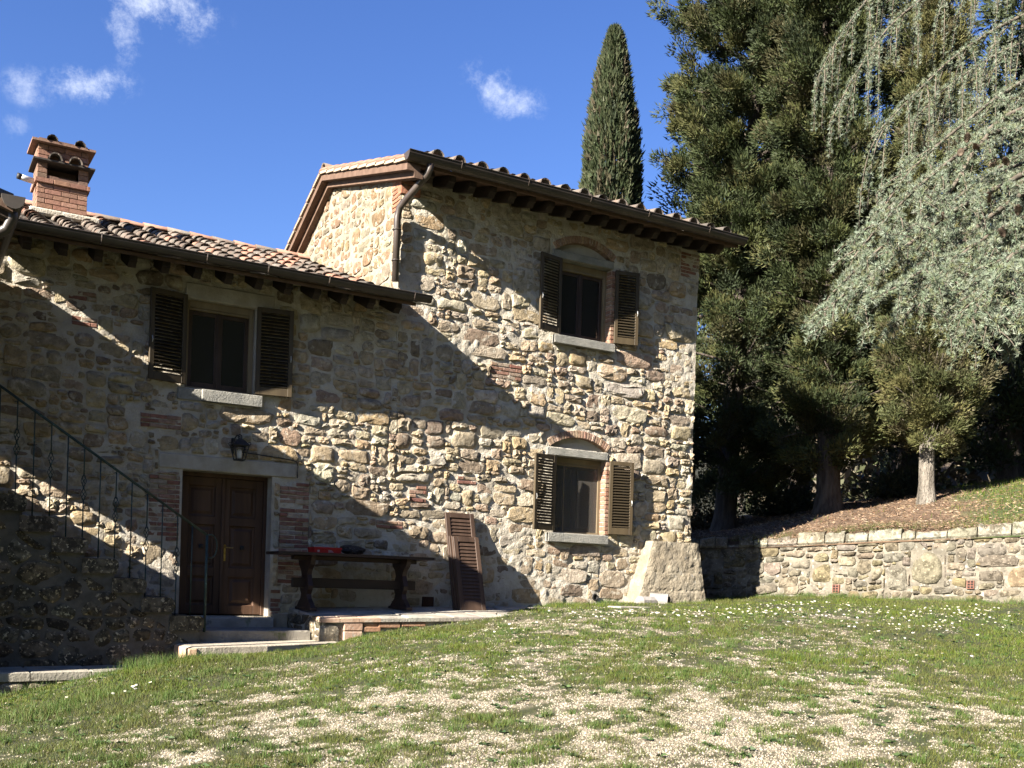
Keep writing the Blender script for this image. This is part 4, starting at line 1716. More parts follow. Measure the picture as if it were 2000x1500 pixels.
path = struct(thing('path', 'narrow stone path along the foot of the stairs', None, (2, -1.7, .4)))
for k in range(5):
    x = .1 + k * .66
    slab_obj('paving_stone', irregular([(x + .006, -2.06 + .02 * (k % 2)), (x + .654, -2.06 + .02 * ((k + 1) % 2)), (x + .654, -1.25), (x + .006, -1.25)], rs, 3, .008),
             lambda a, b: .455 + .012 * (a - 1), .10, m_flag, path, tone=(.85, .85, .82))
pb = MB()
pb.box((0, -2.02, -.3), (3.4, -1.2, .37))
pb.build('path_bed', m_dmort, path)
for k in range(9):
    x = .2 + .30 * k
    qd = [(x, .12), (x + .27, .12), (x + .28, .34), (x, .34)]
    V, F = stone_shape(rs, qd, lambda u, v, d: (u, -2.02 - d, v), .03)
    b = MB()
    b.add(V, F, pick_tone(rs, [(.36, .32, .25), (.30, .27, .21)]))
    b.build('stone', m_lichen, path, smooth=True, fixn=False)

terr = struct(thing('terrace', 'raised flagstone terrace with a brick corner beside the door', None, (7, -.8, 1)))


def tz(x, y):
    return 1.215 + .018 * (x - 6.0) + .075 * y


tb = MB()
tb.add([(5.13, -1.42, .4), (9.9, -1.42, .4), (9.9, .02, .4), (5.13, .02, .4), (5.13, -1.42, tz(5.13, -1.42) - .05), (9.9, -1.42, tz(9.9, -1.42) - .05), (9.9, .02, tz(9.9, 0) - .05), (5.13, .02, tz(5.13, 0) - .05)],
       [(0, 3, 2, 1), (4, 5, 6, 7), (0, 1, 5, 4), (1, 2, 6, 5), (2, 3, 7, 6), (3, 0, 4, 7)])
tb.build('terrace_bed', m_plaster, terr)
for poly in cells(rs, 5.12, 9.7, -1.22, -.01, [.30, .36, .42], (), (), asp=1.5, big=.3):
    qd = inset(poly, .010)
    if len(qd) >= 3 and abs(parea(qd)) > .01:
        slab_obj('paving_stone', qd, tz, .06, m_flag, terr, tone=pick_tone(rs, [(1, 1, 1), (1.12, 1.08, 1.0), (.92, .92, .9)]), wob=.008)
x = 5.10
while x < 8.6:
    l = rs.uniform(.26, .34) if x < 5.8 else rs.uniform(.3, .6)
    nm = 'brick' if x < 5.8 else 'edge_stone'
    slab_obj(nm, [(x, -1.47), (x + l - .008, -1.47), (x + l - .008, -1.225), (x, -1.225)], lambda a, b: tz(a, b) + .008, .065, m_edge if x < 5.8 else m_flag, terr,
             tone=pick_tone(rs, [(1, 1, 1), (1.1, 1.05, 1)]))
    x += l
for k, (a, b, c, d) in enumerate(((5.44, 5.72, .92, 1.035), (5.44, 5.72, .78, .91), (5.58, 5.72, .6, .77))):
    q = MB()
    q.bevbox((a, -1.46, c), (b, -1.30, d), .010, pick_tone(rs, [(1.05, 1.0, .98)]))
    q.build('brick', m_edge, terr)
for k, (a, b, c, d) in enumerate(((5.73, 5.95, .99, 1.05), (5.73, 6.0, .90, .98), (5.96, 6.3, .96, 1.05), (6.32, 6.7, .98, 1.06))):
    q = MB()
    q.bevbox((a, -1.45, c), (b, -1.30, d), .012, (.75, .62, .52))
    q.build('brick', m_edge, terr)
for poly in [[(5.11, .70), (5.42, .62), (5.42, 1.03), (5.12, 1.03)]]:
    V, F = stone_shape(rs, poly, lambda u, v, d: (u, -1.42 - d, v), .03)
    b = MB()
    b.add(V, F, (.48, .42, .33))
    b.build('stone', m_lichen, terr, smooth=True, fixn=False)
for poly in cells(rs, -1.42, -.02, .6, 1.12, [.2, .28], (), (), asp=1.2):
    qd = inset(poly, .008)
    if len(qd) >= 3 and abs(parea(qd)) > .004:
        V, F = stone_shape(rs, qd, lambda u, v, d: (5.13 - d, u, v), .025)
        b = MB()
        b.add(V, F, pick_tone(rs, ST_T))
        b.build('stone', m_lichen, terr, smooth=True, fixn=False)
fl = struct(slab_obj('stepping_slab', irregular([(10.25, -1.35), (10.95, -1.35), (10.95, -1.0), (10.25, -1.0)], rs, 3, .02), 1.335, .06, m_flag))
fl['label'] = 'flat pale slab lying in the grass near the house'

# ------------------------------------------------------------------ lantern and cable
lan = thing('wall_lantern', 'black wrought iron lantern with a white bulb over the wooden door', 'lantern', (4.28, -.19, 3.4))
LXc, LYc = 4.275, -.19
q = MB()
zt_, zb = 3.50, 3.30
wt, wb_ = .105, .062
for sx in (-1, 1):
    for sy in (-1, 1):
        q.tube([(LXc + sx * wt, LYc + sy * wt, zt_), (LXc + sx * wb_, LYc + sy * wb_, zb)], .009, 6)
for w, z in ((wt, zt_), (wb_, zb), (.092, 3.455)):
    q.tube([(LXc - w, LYc - w, z), (LXc + w, LYc - w, z), (LXc + w, LYc + w, z), (LXc - w, LYc + w, z)], .009, 6, closed=True)
q.box((LXc - wb_, LYc - wb_, zb - .012), (LXc + wb_, LYc + wb_, zb))
for sx in (-1, 1):
    for sy in (-1, 1):
        pts = [(LXc + sx * (wt + r * math.cos(a)), LYc + sy * (wt + .2 * r * math.cos(a)), zt_ + .035 + r * math.sin(a)) for a, r in [(-1.57 + .55 * k, .032 - .003 * k) for k in range(9)]]
        q.tube(pts, .0055, 5)
q.build('frame', m_iron, lan)
q = MB()
V = [(LXc + sx * w, LYc + sy * w, z) for w, z in ((wt + .012, zt_ + .005), (.06, zt_ + .075), (.025, zt_ + .10)) for sx, sy in ((-1, -1), (1, -1), (1, 1), (-1, 1))]
q.add(V, [(i * 4 + k, i * 4 + (k + 1) % 4, i * 4 + 4 + (k + 1) % 4, i * 4 + 4 + k) for i in range(2) for k in range(4)] + [(8, 9, 10, 11), (3, 2, 1, 0)])
q.build('cap', m_iron, lan)
q = MB()
q.tube([(LXc - .055, .03, 3.60), (LXc - .055, -.02, 3.62), (LXc - .055, -.02, 3.40)], .022, 6)
q.tube([(LXc - .055, -.03, 3.42), (LXc - .05, -.08, 3.60), (LXc - .03, -.15, 3.655), (LXc, -.19, 3.63), (LXc, -.19, 3.58)], .011, 6)
q.tube([(LXc + .025 * math.cos(a), LYc, 3.625 + .035 * math.sin(a)) for a in [2 * math.pi * k / 12 for k in range(12)]], .009, 6, closed=True)
q.build('bracket', m_iron, lan)
q = MB()
q.tube([(LXc, LYc, 3.45), (LXc, LYc, 3.425), (LXc, LYc, 3.40), (LXc, LYc, 3.33), (LXc, LYc, 3.315)], [.018, .03, .036, .030, .012], 12)
q.build('bulb', material('white_bulb', (.75, .75, .73), (.8, .8, .78), 4., .3, ()), lan, smooth=True)

q = MB()
q.tube([(4.30, -.03, 3.44), (4.45, -.035, 3.425), (4.62, -.04, 3.415), (4.85, -.035, 3.40), (5.05, -.045, 3.385), (5.17, -.045, 3.365), (5.20, -.045, 3.30), (5.19, -.045, 3.20), (5.195, -.04, 3.12)], .009, 6)
tag(q.build('cable', m_iron, None, smooth=True), 'black cable clipped to the wall from the lantern past the door lintel', 'cable')

# ------------------------------------------------------------------ trestle table and what lies on it
tab = thing('trestle_table', 'long dark wooden trestle table standing against the house wall', 'table', (6.0, -.5, 1.19))
m_tw = material('dark_stained_table_wood', (.020, .011, .009), (.045, .024, .019), 5., .55, ((18., .3, .008),), stretch=(.15, 1, 1), spec=.35)
q = MB()
poly = [(4.70, -.80), (4.74, -.86), (7.10, -.86), (7.16, -.78), (7.16, -.20), (7.10, -.13), (4.74, -.13), (4.70, -.2)]
q.prism(poly, lambda u, v, d: (u, v, d), 1.965, 2.005)
q.build('tabletop', m_tw, tab)
for x in (5.22, 6.72):
    zt_ = 1.965
    zf = tz(x, -.5) + .006
    H = zt_ - zf
    pr = [(-.30, 0), (-.30, .05), (-.25, .10), (-.15, .17), (-.12, .24), (-.17, .30), (-.19, .36), (-.15, .44), (-.12, .52), (-.16, .60), (-.24, .66), (-.28, H - .04), (-.28, H)]
    pr = pr + [(-a, b) for a, b in pr[::-1]]
    q = MB()
    q.prism(pr, lambda u, v, d: (d, -.50 + u, zf + v), x - .035, x + .035)
    q.build('leg', m_tw, tab)
    q = MB()
    q.bevbox((x - .05, -.84, zf), (x + .05, -.16, zf + .055), .01)
    q.build('foot', m_tw, tab)
q = MB()
q.bevbox((5.0, -.535, 1.50), (6.95, -.465, 1.64), .008)
q.build('stretcher', m_tw, tab)
q = MB()
q.bevbox((5.0, -.56, 1.90), (6.95, -.44, 1.962), .006)
q.build('apron', m_tw, tab)

rb = thing('red_box', 'flat red box with pale printed marks lying on the dark table', 'box', (5.5, -.55, 2.006))
m_red = material('red_card', (.42, .014, .012), (.50, .022, .018), 4., .5, ((40., .1, .003),))
q = MB()
q.bevbox((5.28, -.66, 2.006), (5.68, -.36, 2.085), .005)
q.build('carton', m_red, rb)
q = MB()
q.bevbox((5.272, -.668, 2.060), (5.688, -.352, 2.092), .004)
q.build('lid', m_red, rb)
m_lab = material('pale_print', (.55, .40, .38), (.62, .46, .44), 30., .6, ())
q = MB()
q.box((5.315, -.6645, 2.02), (5.345, -.661, 2.05))
for k in range(3):
    q.box((5.48 + .0 * k, -.6645, 2.018 + .014 * k), (5.56 - .015 * k, -.661, 2.025 + .014 * k))
o = q.build('print', m_lab, rb)
o['kind'] = 'stuff'

q = MB()
import bmesh
bm = bmesh.new()
bmesh.ops.create_icosphere(bm, subdivisions=3, radius=1)
for v in bm.verts:
    p = v.co
    n_ = float(fbm(p.x * 2.2 + 5, p.z * 2.2 + p.y * 1.7, 77, 3)) - .5
    k = 1 + n_ * .5
    v.co = Vector((5.99 + max(-.9, min(.9, p.x)) * .20 * k, -.32 + p.y * .11 * k, 2.006 + max(0, .065 + max(-.065, p.z * .075 * k) + (.012 if p.x < 0 else -.004))))
me = bpy.data.meshes.new('pitted_rock')
bm.to_mesh(me)
bm.free()
me.materials.append(material('pitted_dark_rock', (.03, .024, .022), (.07, .058, .052), 14., .95, ((20., 1., .04), (50., .8, .02)), spots=((26., .62, .06, (.26, .23, .2)),)))
tag(link('pitted_rock', me), 'dark pitted rock resting on the back of the table', 'rock')

# ------------------------------------------------------------------ loose shutters leaning on the wall
m_oldsh = material('old_brown_shutter_wood', (.050, .029, .019), (.088, .053, .035), 5., .6, ((26., .35, .008),), stretch=(1, 1, .12), spec=.3)


def loose_shutter(label, x0, w, H, yb, yt, zb, group=None, slats=True):
    s = thing('loose_shutter', label, 'shutter', (x0, yb, zb), group)
    s.rotation_euler = (-math.atan2(yt - yb, math.sqrt(max(.01, H * H - (yt - yb) ** 2))), 0, 0)
    t, st, rb_, rt = .040, .075, .15, .085
    f = MB()
    f.bevbox((0, 0, 0), (st, t, H), .005)
    f.bevbox((w - st, 0, 0), (w, t, H), .005)
    f.bevbox((st, .002, 0), (w - st, t - .002, rb_), .005)
    f.bevbox((st, .002, H - rt), (w - st, t - .002, H), .005)
    me = f.mesh('frame')
    me.materials.append(m_oldsh)
    o = bpy.data.objects.new('frame', me)
    COL.objects.link(o)
    o.parent = s
    q = MB()
    l = w - 2 * st + .01
    q.prism([(-.016, -.036), (-.010, -.038), (.016, .036), (.010, .038)], lambda u, v, d: (d, u, v), -l / 2, l / 2)
    me = q.mesh('slat')
    me.materials.append(m_oldsh)
    n = int((H - rb_ - rt) / .056)
    for k in range(n):
        o = bpy.data.objects.new('slat', me)
        COL.objects.link(o)
        o.parent = s
        o.location = (w / 2, t / 2, rb_ + (H - rb_ - rt) * (k + .5) / n)
    return s


loose_shutter('tall brown louvred shutter at the back of the leaning stack', 7.66, .52, 1.60, -.46, -.075, 1.215, 'loose shutters leaning on the wall')
loose_shutter('short brown shutter sandwiched directly against the tall one in the leaning stack', 7.68, .46, 1.22, -.515, -.19, 1.21, 'loose shutters leaning on the wall')
loose_shutter('short brown shutter tucked directly behind the frontmost one of the leaning stack', 7.70, .46, 1.22, -.57, -.245, 1.21, 'loose shutters leaning on the wall')
loose_shutter('short dark louvred shutter at the front of the leaning stack', 7.70, .46, 1.215, -.625, -.30, 1.205, 'loose shutters leaning on the wall')
# ------------------------------------------------------------------ ground: heights through surveyed points
GP = np.array([
    (0.8, -2.4, .16), (1.6, -2.25, .34), (2.4, -2.25, .50), (3.1, -2.2, .61), (4.2, -2.1, .66), (5.4, -1.75, .78), (6.2, -1.52, .95), (7.3, -1.5, 1.075), (8.7, -.8, 1.245),
    (9.8, -.25, 1.31), (11.4, -.15, 1.37), (13.2, -.3, 1.42), (14.4, 1.2, 1.42), (15.4, .3, 1.56), (17.1, -3.85, 1.56), (18.6, -7.5, 1.45), (16.0, -2.0, 1.56),
    (2.0, -.9, .10), (4.2, -.5, .40), (6.5, -.3, .85), (0, -1.0, -.10), (-3, -3, -.25),
    (0, -15, 0.0), (-4, -12, -.35), (4, -13.5, .18), (8, -12, .45), (12, -9, .85), (2, -9, .30), (6, -7.5, .72), (10, -5, 1.06), (0, -6, .10), (3.5, -4.5, .56), (-3, -7, -.15), (13, -4.5, 1.32), (8, -3.4, 1.06)])


def _rbf_fit(P):
    n = len(P)
    d = np.hypot(P[:, None, 0] - P[None, :, 0], P[:, None, 1] - P[None, :, 1])
    A = np.zeros((n + 3, n + 3))
    A[:n, :n] = d + np.eye(n) * -.15
    A[:n, n:] = np.c_[np.ones(n), P[:, :2]]
    A[n:, :n] = A[:n, n:].T
    return np.linalg.solve(A, np.r_[P[:, 2], 0, 0, 0])


_gw = _rbf_fit(GP)


def _rbf(P, w, x, y):
    x, y = np.asarray(x, float), np.asarray(y, float)
    s = w[-3] + w[-2] * x + w[-1] * y
    for i in range(len(P)):
        s = s + w[i] * np.hypot(x - P[i, 0], y - P[i, 1])
    return s


def ground_z(x, y):
    x, y = np.asarray(x, float), np.asarray(y, float)
    near = _rbf(GP, _gw, np.clip(x, -9, 22), np.clip(y, -17, 3))
    d = np.maximum(np.maximum(-9 - x, x - 22), np.maximum(-17 - y, y - 3))
    f = np.clip(d / 12, 0, 1)
    f = f * f * (3 - 2 * f)
    far = 0.3 + .02 * np.clip(x, -20, 40)
    z = near * (1 - f) + far * f
    z = z + (fbm(x * .9, y * .9, 41, 3) - .5) * .07
    # unseen hill added behind the viewer to block low sky light
    h = np.clip((-y - 24) / 48, 0, 1)
    z = z + h * h * (3 - 2 * h) * 50 * np.clip((x + 40) / 30, 0, 1)
    return z
m_ground = material('lawn_soil', (.80, .80, .80), (1.15, 1.15, 1.15), 7.0, .97, ((22., .8, .03), (70., .9, .015)), tone=True)
m_hedge = material('far_leafage', (.020, .032, .012), (.045, .062, .022), 1.2, .9, ())

BLOBS = [(6.19, -8.86, 1.3, .80), (6.1, -7.2, 1.1, .65), (5.0, -9.3, 1.2, .9), (3.86, -8.3, .9, .8), (3.1, -7.7, .6, .7), (3.1, -6.8, .6, .55), (4.74, -6.04, .7, .55),
         (3.4, -4.2, .55, .50), (3.6, -5.5, .55, .55), (4.7, -4.6, .55, .55), (8.36, -3.2, .9, .45), (11.6, -4.3, 1.2, .45), (9, -8.1, 1.1, .35), (6.9, -10.2, .9, .7),
         (8, -5.5, 1.6, .5), (7.9, -1.9, .8, .6), (10.2, -3.4, 1.0, .45), (6.3, -4.0, 1.0, .5), (1.6, -5.6, .6, .3), (9.6, -1.2, .9, .45), (2.2, -8.5, 1.2, .5)]


def gravel_amount(x, y):
    """0 grass .. 1 bare gravel"""
    s = np.zeros_like(x)
    for bx, by, r, a in BLOBS:
        s = s + a * np.exp(-((x - bx) ** 2 + (y - by) ** 2) / (2 * r * r))
    n = (fbm(x * .75, y * .75, 61, 3) - .5) * .75 + (fbm(x * 2.6, y * 2.6, 67, 4) - .5) * 1.0 + (fbm(x * 9, y * 9, 69, 3) - .5) * 1.3
    s = (1 - np.exp(-s * 1.1)) * .70
    v = np.clip((s + n * 1.0 - .29) / .55, 0, 1)
    return v * np.clip((19 - x) / 3, 0, 1)


def grid_mesh(name, xs, ys, zf, mat, colf, smooth=True, keepf=None):
    X, Y = np.meshgrid(xs, ys)
    Z = zf(X, Y)
    V = np.stack([X, Y, Z], -1).reshape(-1, 3)
    n = len(xs)
    ok = np.ones((len(ys) - 1, n - 1), bool)
    if keepf is not None:
        ok = keepf((X[:-1, :-1] + X[1:, 1:]) / 2, (Y[:-1, :-1] + Y[1:, 1:]) / 2)
    jj, ii = np.nonzero(ok)
    b = jj * n + ii
    F = np.stack([b, b + 1, b + n + 1, b + n], -1)
    return np_mesh(name, V, F, mat, colf(X.ravel(), Y.ravel()), smooth=smooth)


def lawn_color(x, y):
    g = gravel_amount(x, y)[:, None]
    n = fbm(x * 3.3, y * 3.3, 71, 3)[:, None]
    soil = np.array([.058, .054, .026]) * (1 - n) + np.array([.040, .060, .015]) * n
    grav = np.array([.19, .16, .11]) * (.8 + .4 * n)
    k = np.clip(g * 1.25 - .1, 0, 1)
    c = soil * (1 - k) + grav * k
    far = np.clip((np.hypot(x - 5, y + 6) - 25) / 30, 0, 1)[:, None]
    wood = np.array([.022, .030, .013])
    return c * (1 - far) + wood * far


def stretch_axis(a, b, step, far, grow=1.25):
    core = list(np.arange(a, b + step / 2, step))
    lo, hi, d = a, b, step
    left, rightl = [], []
    while lo > -far:
        d *= grow
        lo -= d
        hi += d
        left.append(lo)
        rightl.append(hi)
    return np.array(left[::-1] + core + rightl)


ground = grid_mesh('ground', stretch_axis(-3, 19, .09, 700), stretch_axis(-13, 2, .09, 700), ground_z, m_ground, lawn_color)
ground['kind'] = 'structure'

# ------------------------------------------------------------------ retaining wall and the bank above it
WP = np.array([(12.9, 3.3), (14.45, 1.55), (15.45, .35), (17.2, -3.85), (18.7, -7.6), (20.2, -11.5)])
WS = np.r_[0, np.cumsum(np.hypot(*(np.diff(WP, axis=0).T)))]
WTOP = np.array([2.68, 2.73, 2.80, 3.00, 3.12, 3.25])


def wall_xy(s):
    return np.interp(s, WS, WP[:, 0]), np.interp(s, WS, WP[:, 1])


def wall_n(s):
    """outward normal (towards the yard)"""
    x0_, y0_ = wall_xy(s - .4)
    x1_, y1_ = wall_xy(s + .4)
    tx, ty = x1_ - x0_, y1_ - y0_
    l = math.hypot(tx, ty)
    return ty / l, -tx / l


def f_ret(u, v, d):
    x, y = wall_xy(u)
    nx, ny = wall_n(u)
    t = np.interp(u, WS, WTOP)
    return (x + nx * (d - .03 * (v - .7)), y + ny * (d - .03 * (v - .7)), t - 1.62 + v)


ret = thing('retaining_wall', 'low pale lichen-covered rubble wall holding the bank under the trees', 'wall', (15.45, .35, 1.5))
su = np.arange(.0, WS[-1], .06)
sv = np.linspace(-.2, 1.46, 30)
SU, SV = np.meshgrid(su, sv)
rl = (fbm(SU * 3, SV * 3, 115, 3) - .5) * .05 + (fbm(SU * 10, SV * 10, 119, 3) - .5) * .035
V = np.array([f_ret(u, v, d) for u, v, d in zip(SU.ravel(), SV.ravel(), rl.ravel() * 1.2 - .012)])
n = len(su)
jj, ii = np.nonzero(np.ones((len(sv) - 1, n - 1), bool))
b = jj * n + ii
F = np.stack([b, b + 1, b + n + 1, b + n], -1)
topb = np.array([f_ret(u, 1.40, -.35) for u in su])
V2 = np.r_[V, topb]
tb_ = (len(sv) - 1) * n + np.arange(n - 1)
F = np.r_[F, np.stack([tb_, tb_ + 1, len(V) + np.arange(n - 1) + 1, len(V) + np.arange(n - 1)], -1)]
m_rmort = material('retaining_wall_mortar', (.17, .15, .115), (.26, .23, .18), 2.2, .96, ((14., .7, .03), (45., .7, .015)), spots=((4., .50, .15, (.13, .115, .09)), (12., .56, .1, (.34, .32, .275)), (20., .60, .08, (.10, .09, .07))))
rcore = np_mesh('wall_core', V2, F, m_rmort, parent=ret, smooth=True)
rr_ = random.Random(77)
RT = [(.21, .18, .135), (.25, .22, .17), (.19, .165, .12), (.22, .187, .118), (.165, .148, .118), (.24, .21, .165), (.20, .165, .10), (.18, .16, .135)]
BOULD = [(6.48, .55, 7.08, 1.20), (4.55, .62, 5.00, 1.03), (4.60, 1.04, 4.95, 1.26), (8.12, .45, 8.75, .85), (6.02, .45, 6.44, .92), (5.02, .44, 5.16, .60), (7.49, .47, 7.62, .62)]
m_moss = material('pale_lichened_stone', (.62, .60, .56), (1.12, 1.1, 1.05), 7.0, 0.95, ((16.0, 0.7, 0.035), (48.0, 0.8, 0.02)), tone=True,
                  spots=((6.0, .48, .14, (.42, .40, .35)), (20.0, .56, .10, (1.5, 1.46, 1.36)), (5.0, .64, .08, (.85, .70, .32))))
for bi, (a, c, d_, e) in enumerate(BOULD[:5]):
    m_, k_ = (a + d_) / 2, (c + e) / 2
    ru, rv = (d_ - a) / 2, (e - c) / 2
    if bi == 0:
        poly = [(m_ - .10, c), (m_ + .20, c + .02), (d_ - .02, c + .18), (d_, k_ + .05), (m_ + .14, e - .06), (m_ - .06, e), (a + .08, e - .12), (a, k_ - .02), (a + .04, c + .12)]
    else:
        j_ = lambda w: rr_.uniform(0, w)
        poly = [(a + j_(.12), c + j_(.04)), (d_ - j_(.10), c + j_(.05)), (d_ - j_(.03), k_ + j_(.08)), (d_ - j_(.16), e - j_(.04)), (a + j_(.10), e - j_(.08)), (a + j_(.03), k_ - j_(.08))]
    V, F = rough_stone(rr_, poly, f_ret, .05 if bi == 0 else .03)
    q = MB()
    q.add(V, F, [(.22, .20, .145), (.23, .195, .12), (.22, .195, .125), (.23, .175, .115), (.20, .185, .15)][bi])
    q.build('stone', m_moss, rcore, smooth=bi == 0, fixn=False)
for (a, c, d_, e) in BOULD[5:]:
    q = MB()
    V = [f_ret(u, v, d) for d in (-.03, .03) for u, v in ((a, c), (d_, c), (d_, e), (a, e))]
    q.add(V, [(0, 1, 5, 4), (1, 2, 6, 5), (2, 3, 7, 6), (3, 0, 4, 7), (4, 5, 6, 7)], (.20, .095, .07))
    q.build('brick', m_brick, rcore)
    q = MB()
    for i in range(2):
        for j in range(3):
            u0_, v0_ = a + .02 + i * .055, c + .015 + j * .048
            q.add([f_ret(u0_ + p, v0_ + r_, .034) for p, r_ in ((0, 0), (.038, 0), (.038, .032), (0, .032))], [(0, 1, 2, 3)])
    o = q.build('brick_hole_shade', m_dark, rcore)  # flat dark patches, shade of the holes put into the colour
    o['kind'] = 'stuff'
rest_b = MB()
cand = []
for poly in blocks(rr_, .3, 11.5, .1, 1.42, BOULD, (), uh=.065, hs=(1, 1, 2, 2, 2, 3, 4), seed=7, warp=.06, jit=.022):
    qd = inset(poly, rr_.uniform(.002, .010))
    if len(qd) < 3 or abs(parea(qd)) < .0015:
        continue
    if rr_.random() < .02:
        continue
    V, F = rough_stone(rr_, qd, f_ret, rr_.uniform(.005, .038))
    cand.append((pixel_area(V[12:24]), V, F, pick_tone(rr_, RT)))
s_ = .2
while s_ < 11.5:                                            # cap stones
    l = rr_.uniform(.25, .65)
    h_ = rr_.uniform(.13, .24)
    if rr_.random() < .14:
        s_ += l * .5
        continue
    poly = [(s_ + .01, 1.42), (s_ + l - .01, 1.42 + rr_.uniform(-.02, .02)), (s_ + l - .02, 1.42 + h_), (s_ + .02, 1.42 + h_ * rr_.uniform(.8, 1.1))]
    V, F = [], []
    m_ = 5
    for i in range(m_ + 1):
        f_ = i / m_
        u_ = s_ + .01 + (l - .02) * f_
        tp = 1.42 + h_ + rr_.uniform(-.025, .025)
        for (v_, d_) in ((1.38, -.30), (1.38, .0), (1.44, .04 + rr_.uniform(0, .03)), (tp - .03, .035 + rr_.uniform(-.01, .02)), (tp, -.02), (tp + rr_.uniform(-.02, .02), -.16), (tp - .03, -.32)):
            V.append(f_ret(u_, v_, d_))
    for i in range(m_):
        for k in range(7):
            F.append((i * 7 + k, i * 7 + (k + 1) % 7, (i + 1) * 7 + (k + 1) % 7, (i + 1) * 7 + k))
    F += [tuple(range(7))[::-1], tuple(m_ * 7 + k for k in range(7))]
    q = MB()
    q.add(V, F, pick_tone(rr_, [(.29, .265, .22), (.26, .235, .19), (.31, .285, .24)]))
    q.build('cap_stone', m_moss, rcore, smooth=False)
    s_ += l
cand.sort(key=lambda c: -c[0])
for i, (ar, V, F, tone) in enumerate(cand):
    if i < 240 and ar > 25:
        q = MB()
        q.add(V, F, tone)
        q.build('stone', m_moss, rcore, smooth=rr_.random() < .4, fixn=False)
    else:
        rest_b.add(V, F, tone)
o = rest_b.build('small_stones', m_moss, rcore, smooth=True, fixn=False)
o['kind'] = 'stuff'

BP = np.array([(12.9, 3.3, 2.62), (14.45, 1.55, 2.66), (15.45, .35, 2.73), (17.2, -3.85, 2.93), (18.7, -7.6, 3.05), (20.2, -11.5, 3.15), (17.8, 4.6, 3.12), (18.45, 1.82, 3.56), (19.5, 0, 3.72),
               (22.3, -.44, 4.38), (25, 6, 4.55), (30, 10, 5.0), (30, 0, 5.4), (40, 20, 6.0), (24, 14, 4.0), (14, 12, 2.9), (13, 7, 2.65), (26, -8, 4.6), (60, 40, 8), (60, -20, 8), (20, 40, 5),
               (18.6, -2.6, 3.45), (20.0, -5.5, 3.75), (16.6, .3, 3.05), (16.2, 2.2, 2.95)])
_bw = _rbf_fit(BP)


def bank_z(x, y):
    return _rbf(BP, _bw, x, y) + (fbm(np.asarray(x) * 1.1, np.asarray(y) * 1.1, 141, 3) - .5) * .12


ts = np.r_[np.arange(0, 1, .10), np.arange(1, 9, .22), 9 + np.cumsum(.3 * 1.28 ** np.arange(20))]
ss = np.arange(0, WS[-1], .2)
BX, BY = wall_xy(ss)
PX = BX[None, :] + .80 * ts[:, None] - .02
PY = BY[None, :] + .60 * ts[:, None]
PZ = bank_z(PX, PY)
PZ[0] = np.interp(ss, WS, WTOP) - .24
PZ[1:4] -= np.array([.13, .07, .03])[:, None]


def bank_color(x, y):
    n = fbm(x * 2.2, y * 2.2, 151, 3)[:, None]
    mul = np.array([.125, .078, .048]) * (1 - n) + np.array([.185, .125, .080]) * n
    gr = np.array([.060, .085, .025]) * (.7 + .6 * n)
    dline = (x - 18.9) * .62 - (y + .9) * .78                     # grassy towards the viewer's end of the bank
    k = np.clip((dline + (fbm(x * 1.4, y * 1.4, 157, 3) - .5) * 2.4) / .9, 0, 1)[:, None]
    back = np.clip((y * .6 + x * .8 - 21) / 3, 0, 1)[:, None]
    c = mul * (1 - k) + gr * k
    return c * (1 - back * .6) + np.array([.035, .04, .018]) * back * .6


n = len(ss)
jj, ii = np.nonzero(np.ones((len(ts) - 1, n - 1), bool))
b = jj * n + ii
bank = np_mesh('bank', np.stack([PX, PY, PZ], -1).reshape(-1, 3), np.stack([b, b + 1, b + n + 1, b + n], -1), m_ground, bank_color(PX.ravel(), PY.ravel()), smooth=True)
bank['kind'] = 'structure'
# ------------------------------------------------------------------ trees
def leaf_mat(name, transl=.25, rough=.7):
    m = bpy.data.materials.new(name)
    m.use_nodes = True
    T = NT(m.node_tree)
    at = T.n('ShaderNodeAttribute', attribute_name='tone')
    p = T.n('ShaderNodeBsdfPrincipled', {'Base Color': at.outputs['Color'], 'Roughness': rough, 'Specular IOR Level': .25})
    tb = T.n('ShaderNodeBsdfTranslucent', {'Color': at.outputs['Color']})
    mx = T.n('ShaderNodeMixShader', {0: transl, 1: p.outputs[0], 2: tb.outputs[0]})
    T.n('ShaderNodeOutputMaterial', {'Surface': mx.outputs[0]})
    return m


m_leaf = leaf_mat('evergreen_leafage', .14)
m_needle = leaf_mat('silver_needles', .15, .55)
m_grass = leaf_mat('grass_blades', .30, .6)
m_bark = material('grey_brown_bark', (.060, .046, .036), (.13, .105, .085), 9., .95, ((9., 1., .12), (30., .9, .04)), stretch=(1, 1, .18))
m_bark_pale = material('pale_bark', (.13, .112, .09), (.30, .265, .22), 7., .95, ((9., 1., .09), (36., .9, .04)), stretch=(1, 1, .25))
m_branch = material('cedar_branch_bark', (.10, .082, .062), (.17, .14, .105), 9., .9, ((30., .6, .015),))

G = np.random.default_rng(5)


def unit(v):
    return v / np.maximum(np.linalg.norm(v, axis=-1, keepdims=True), 1e-9)


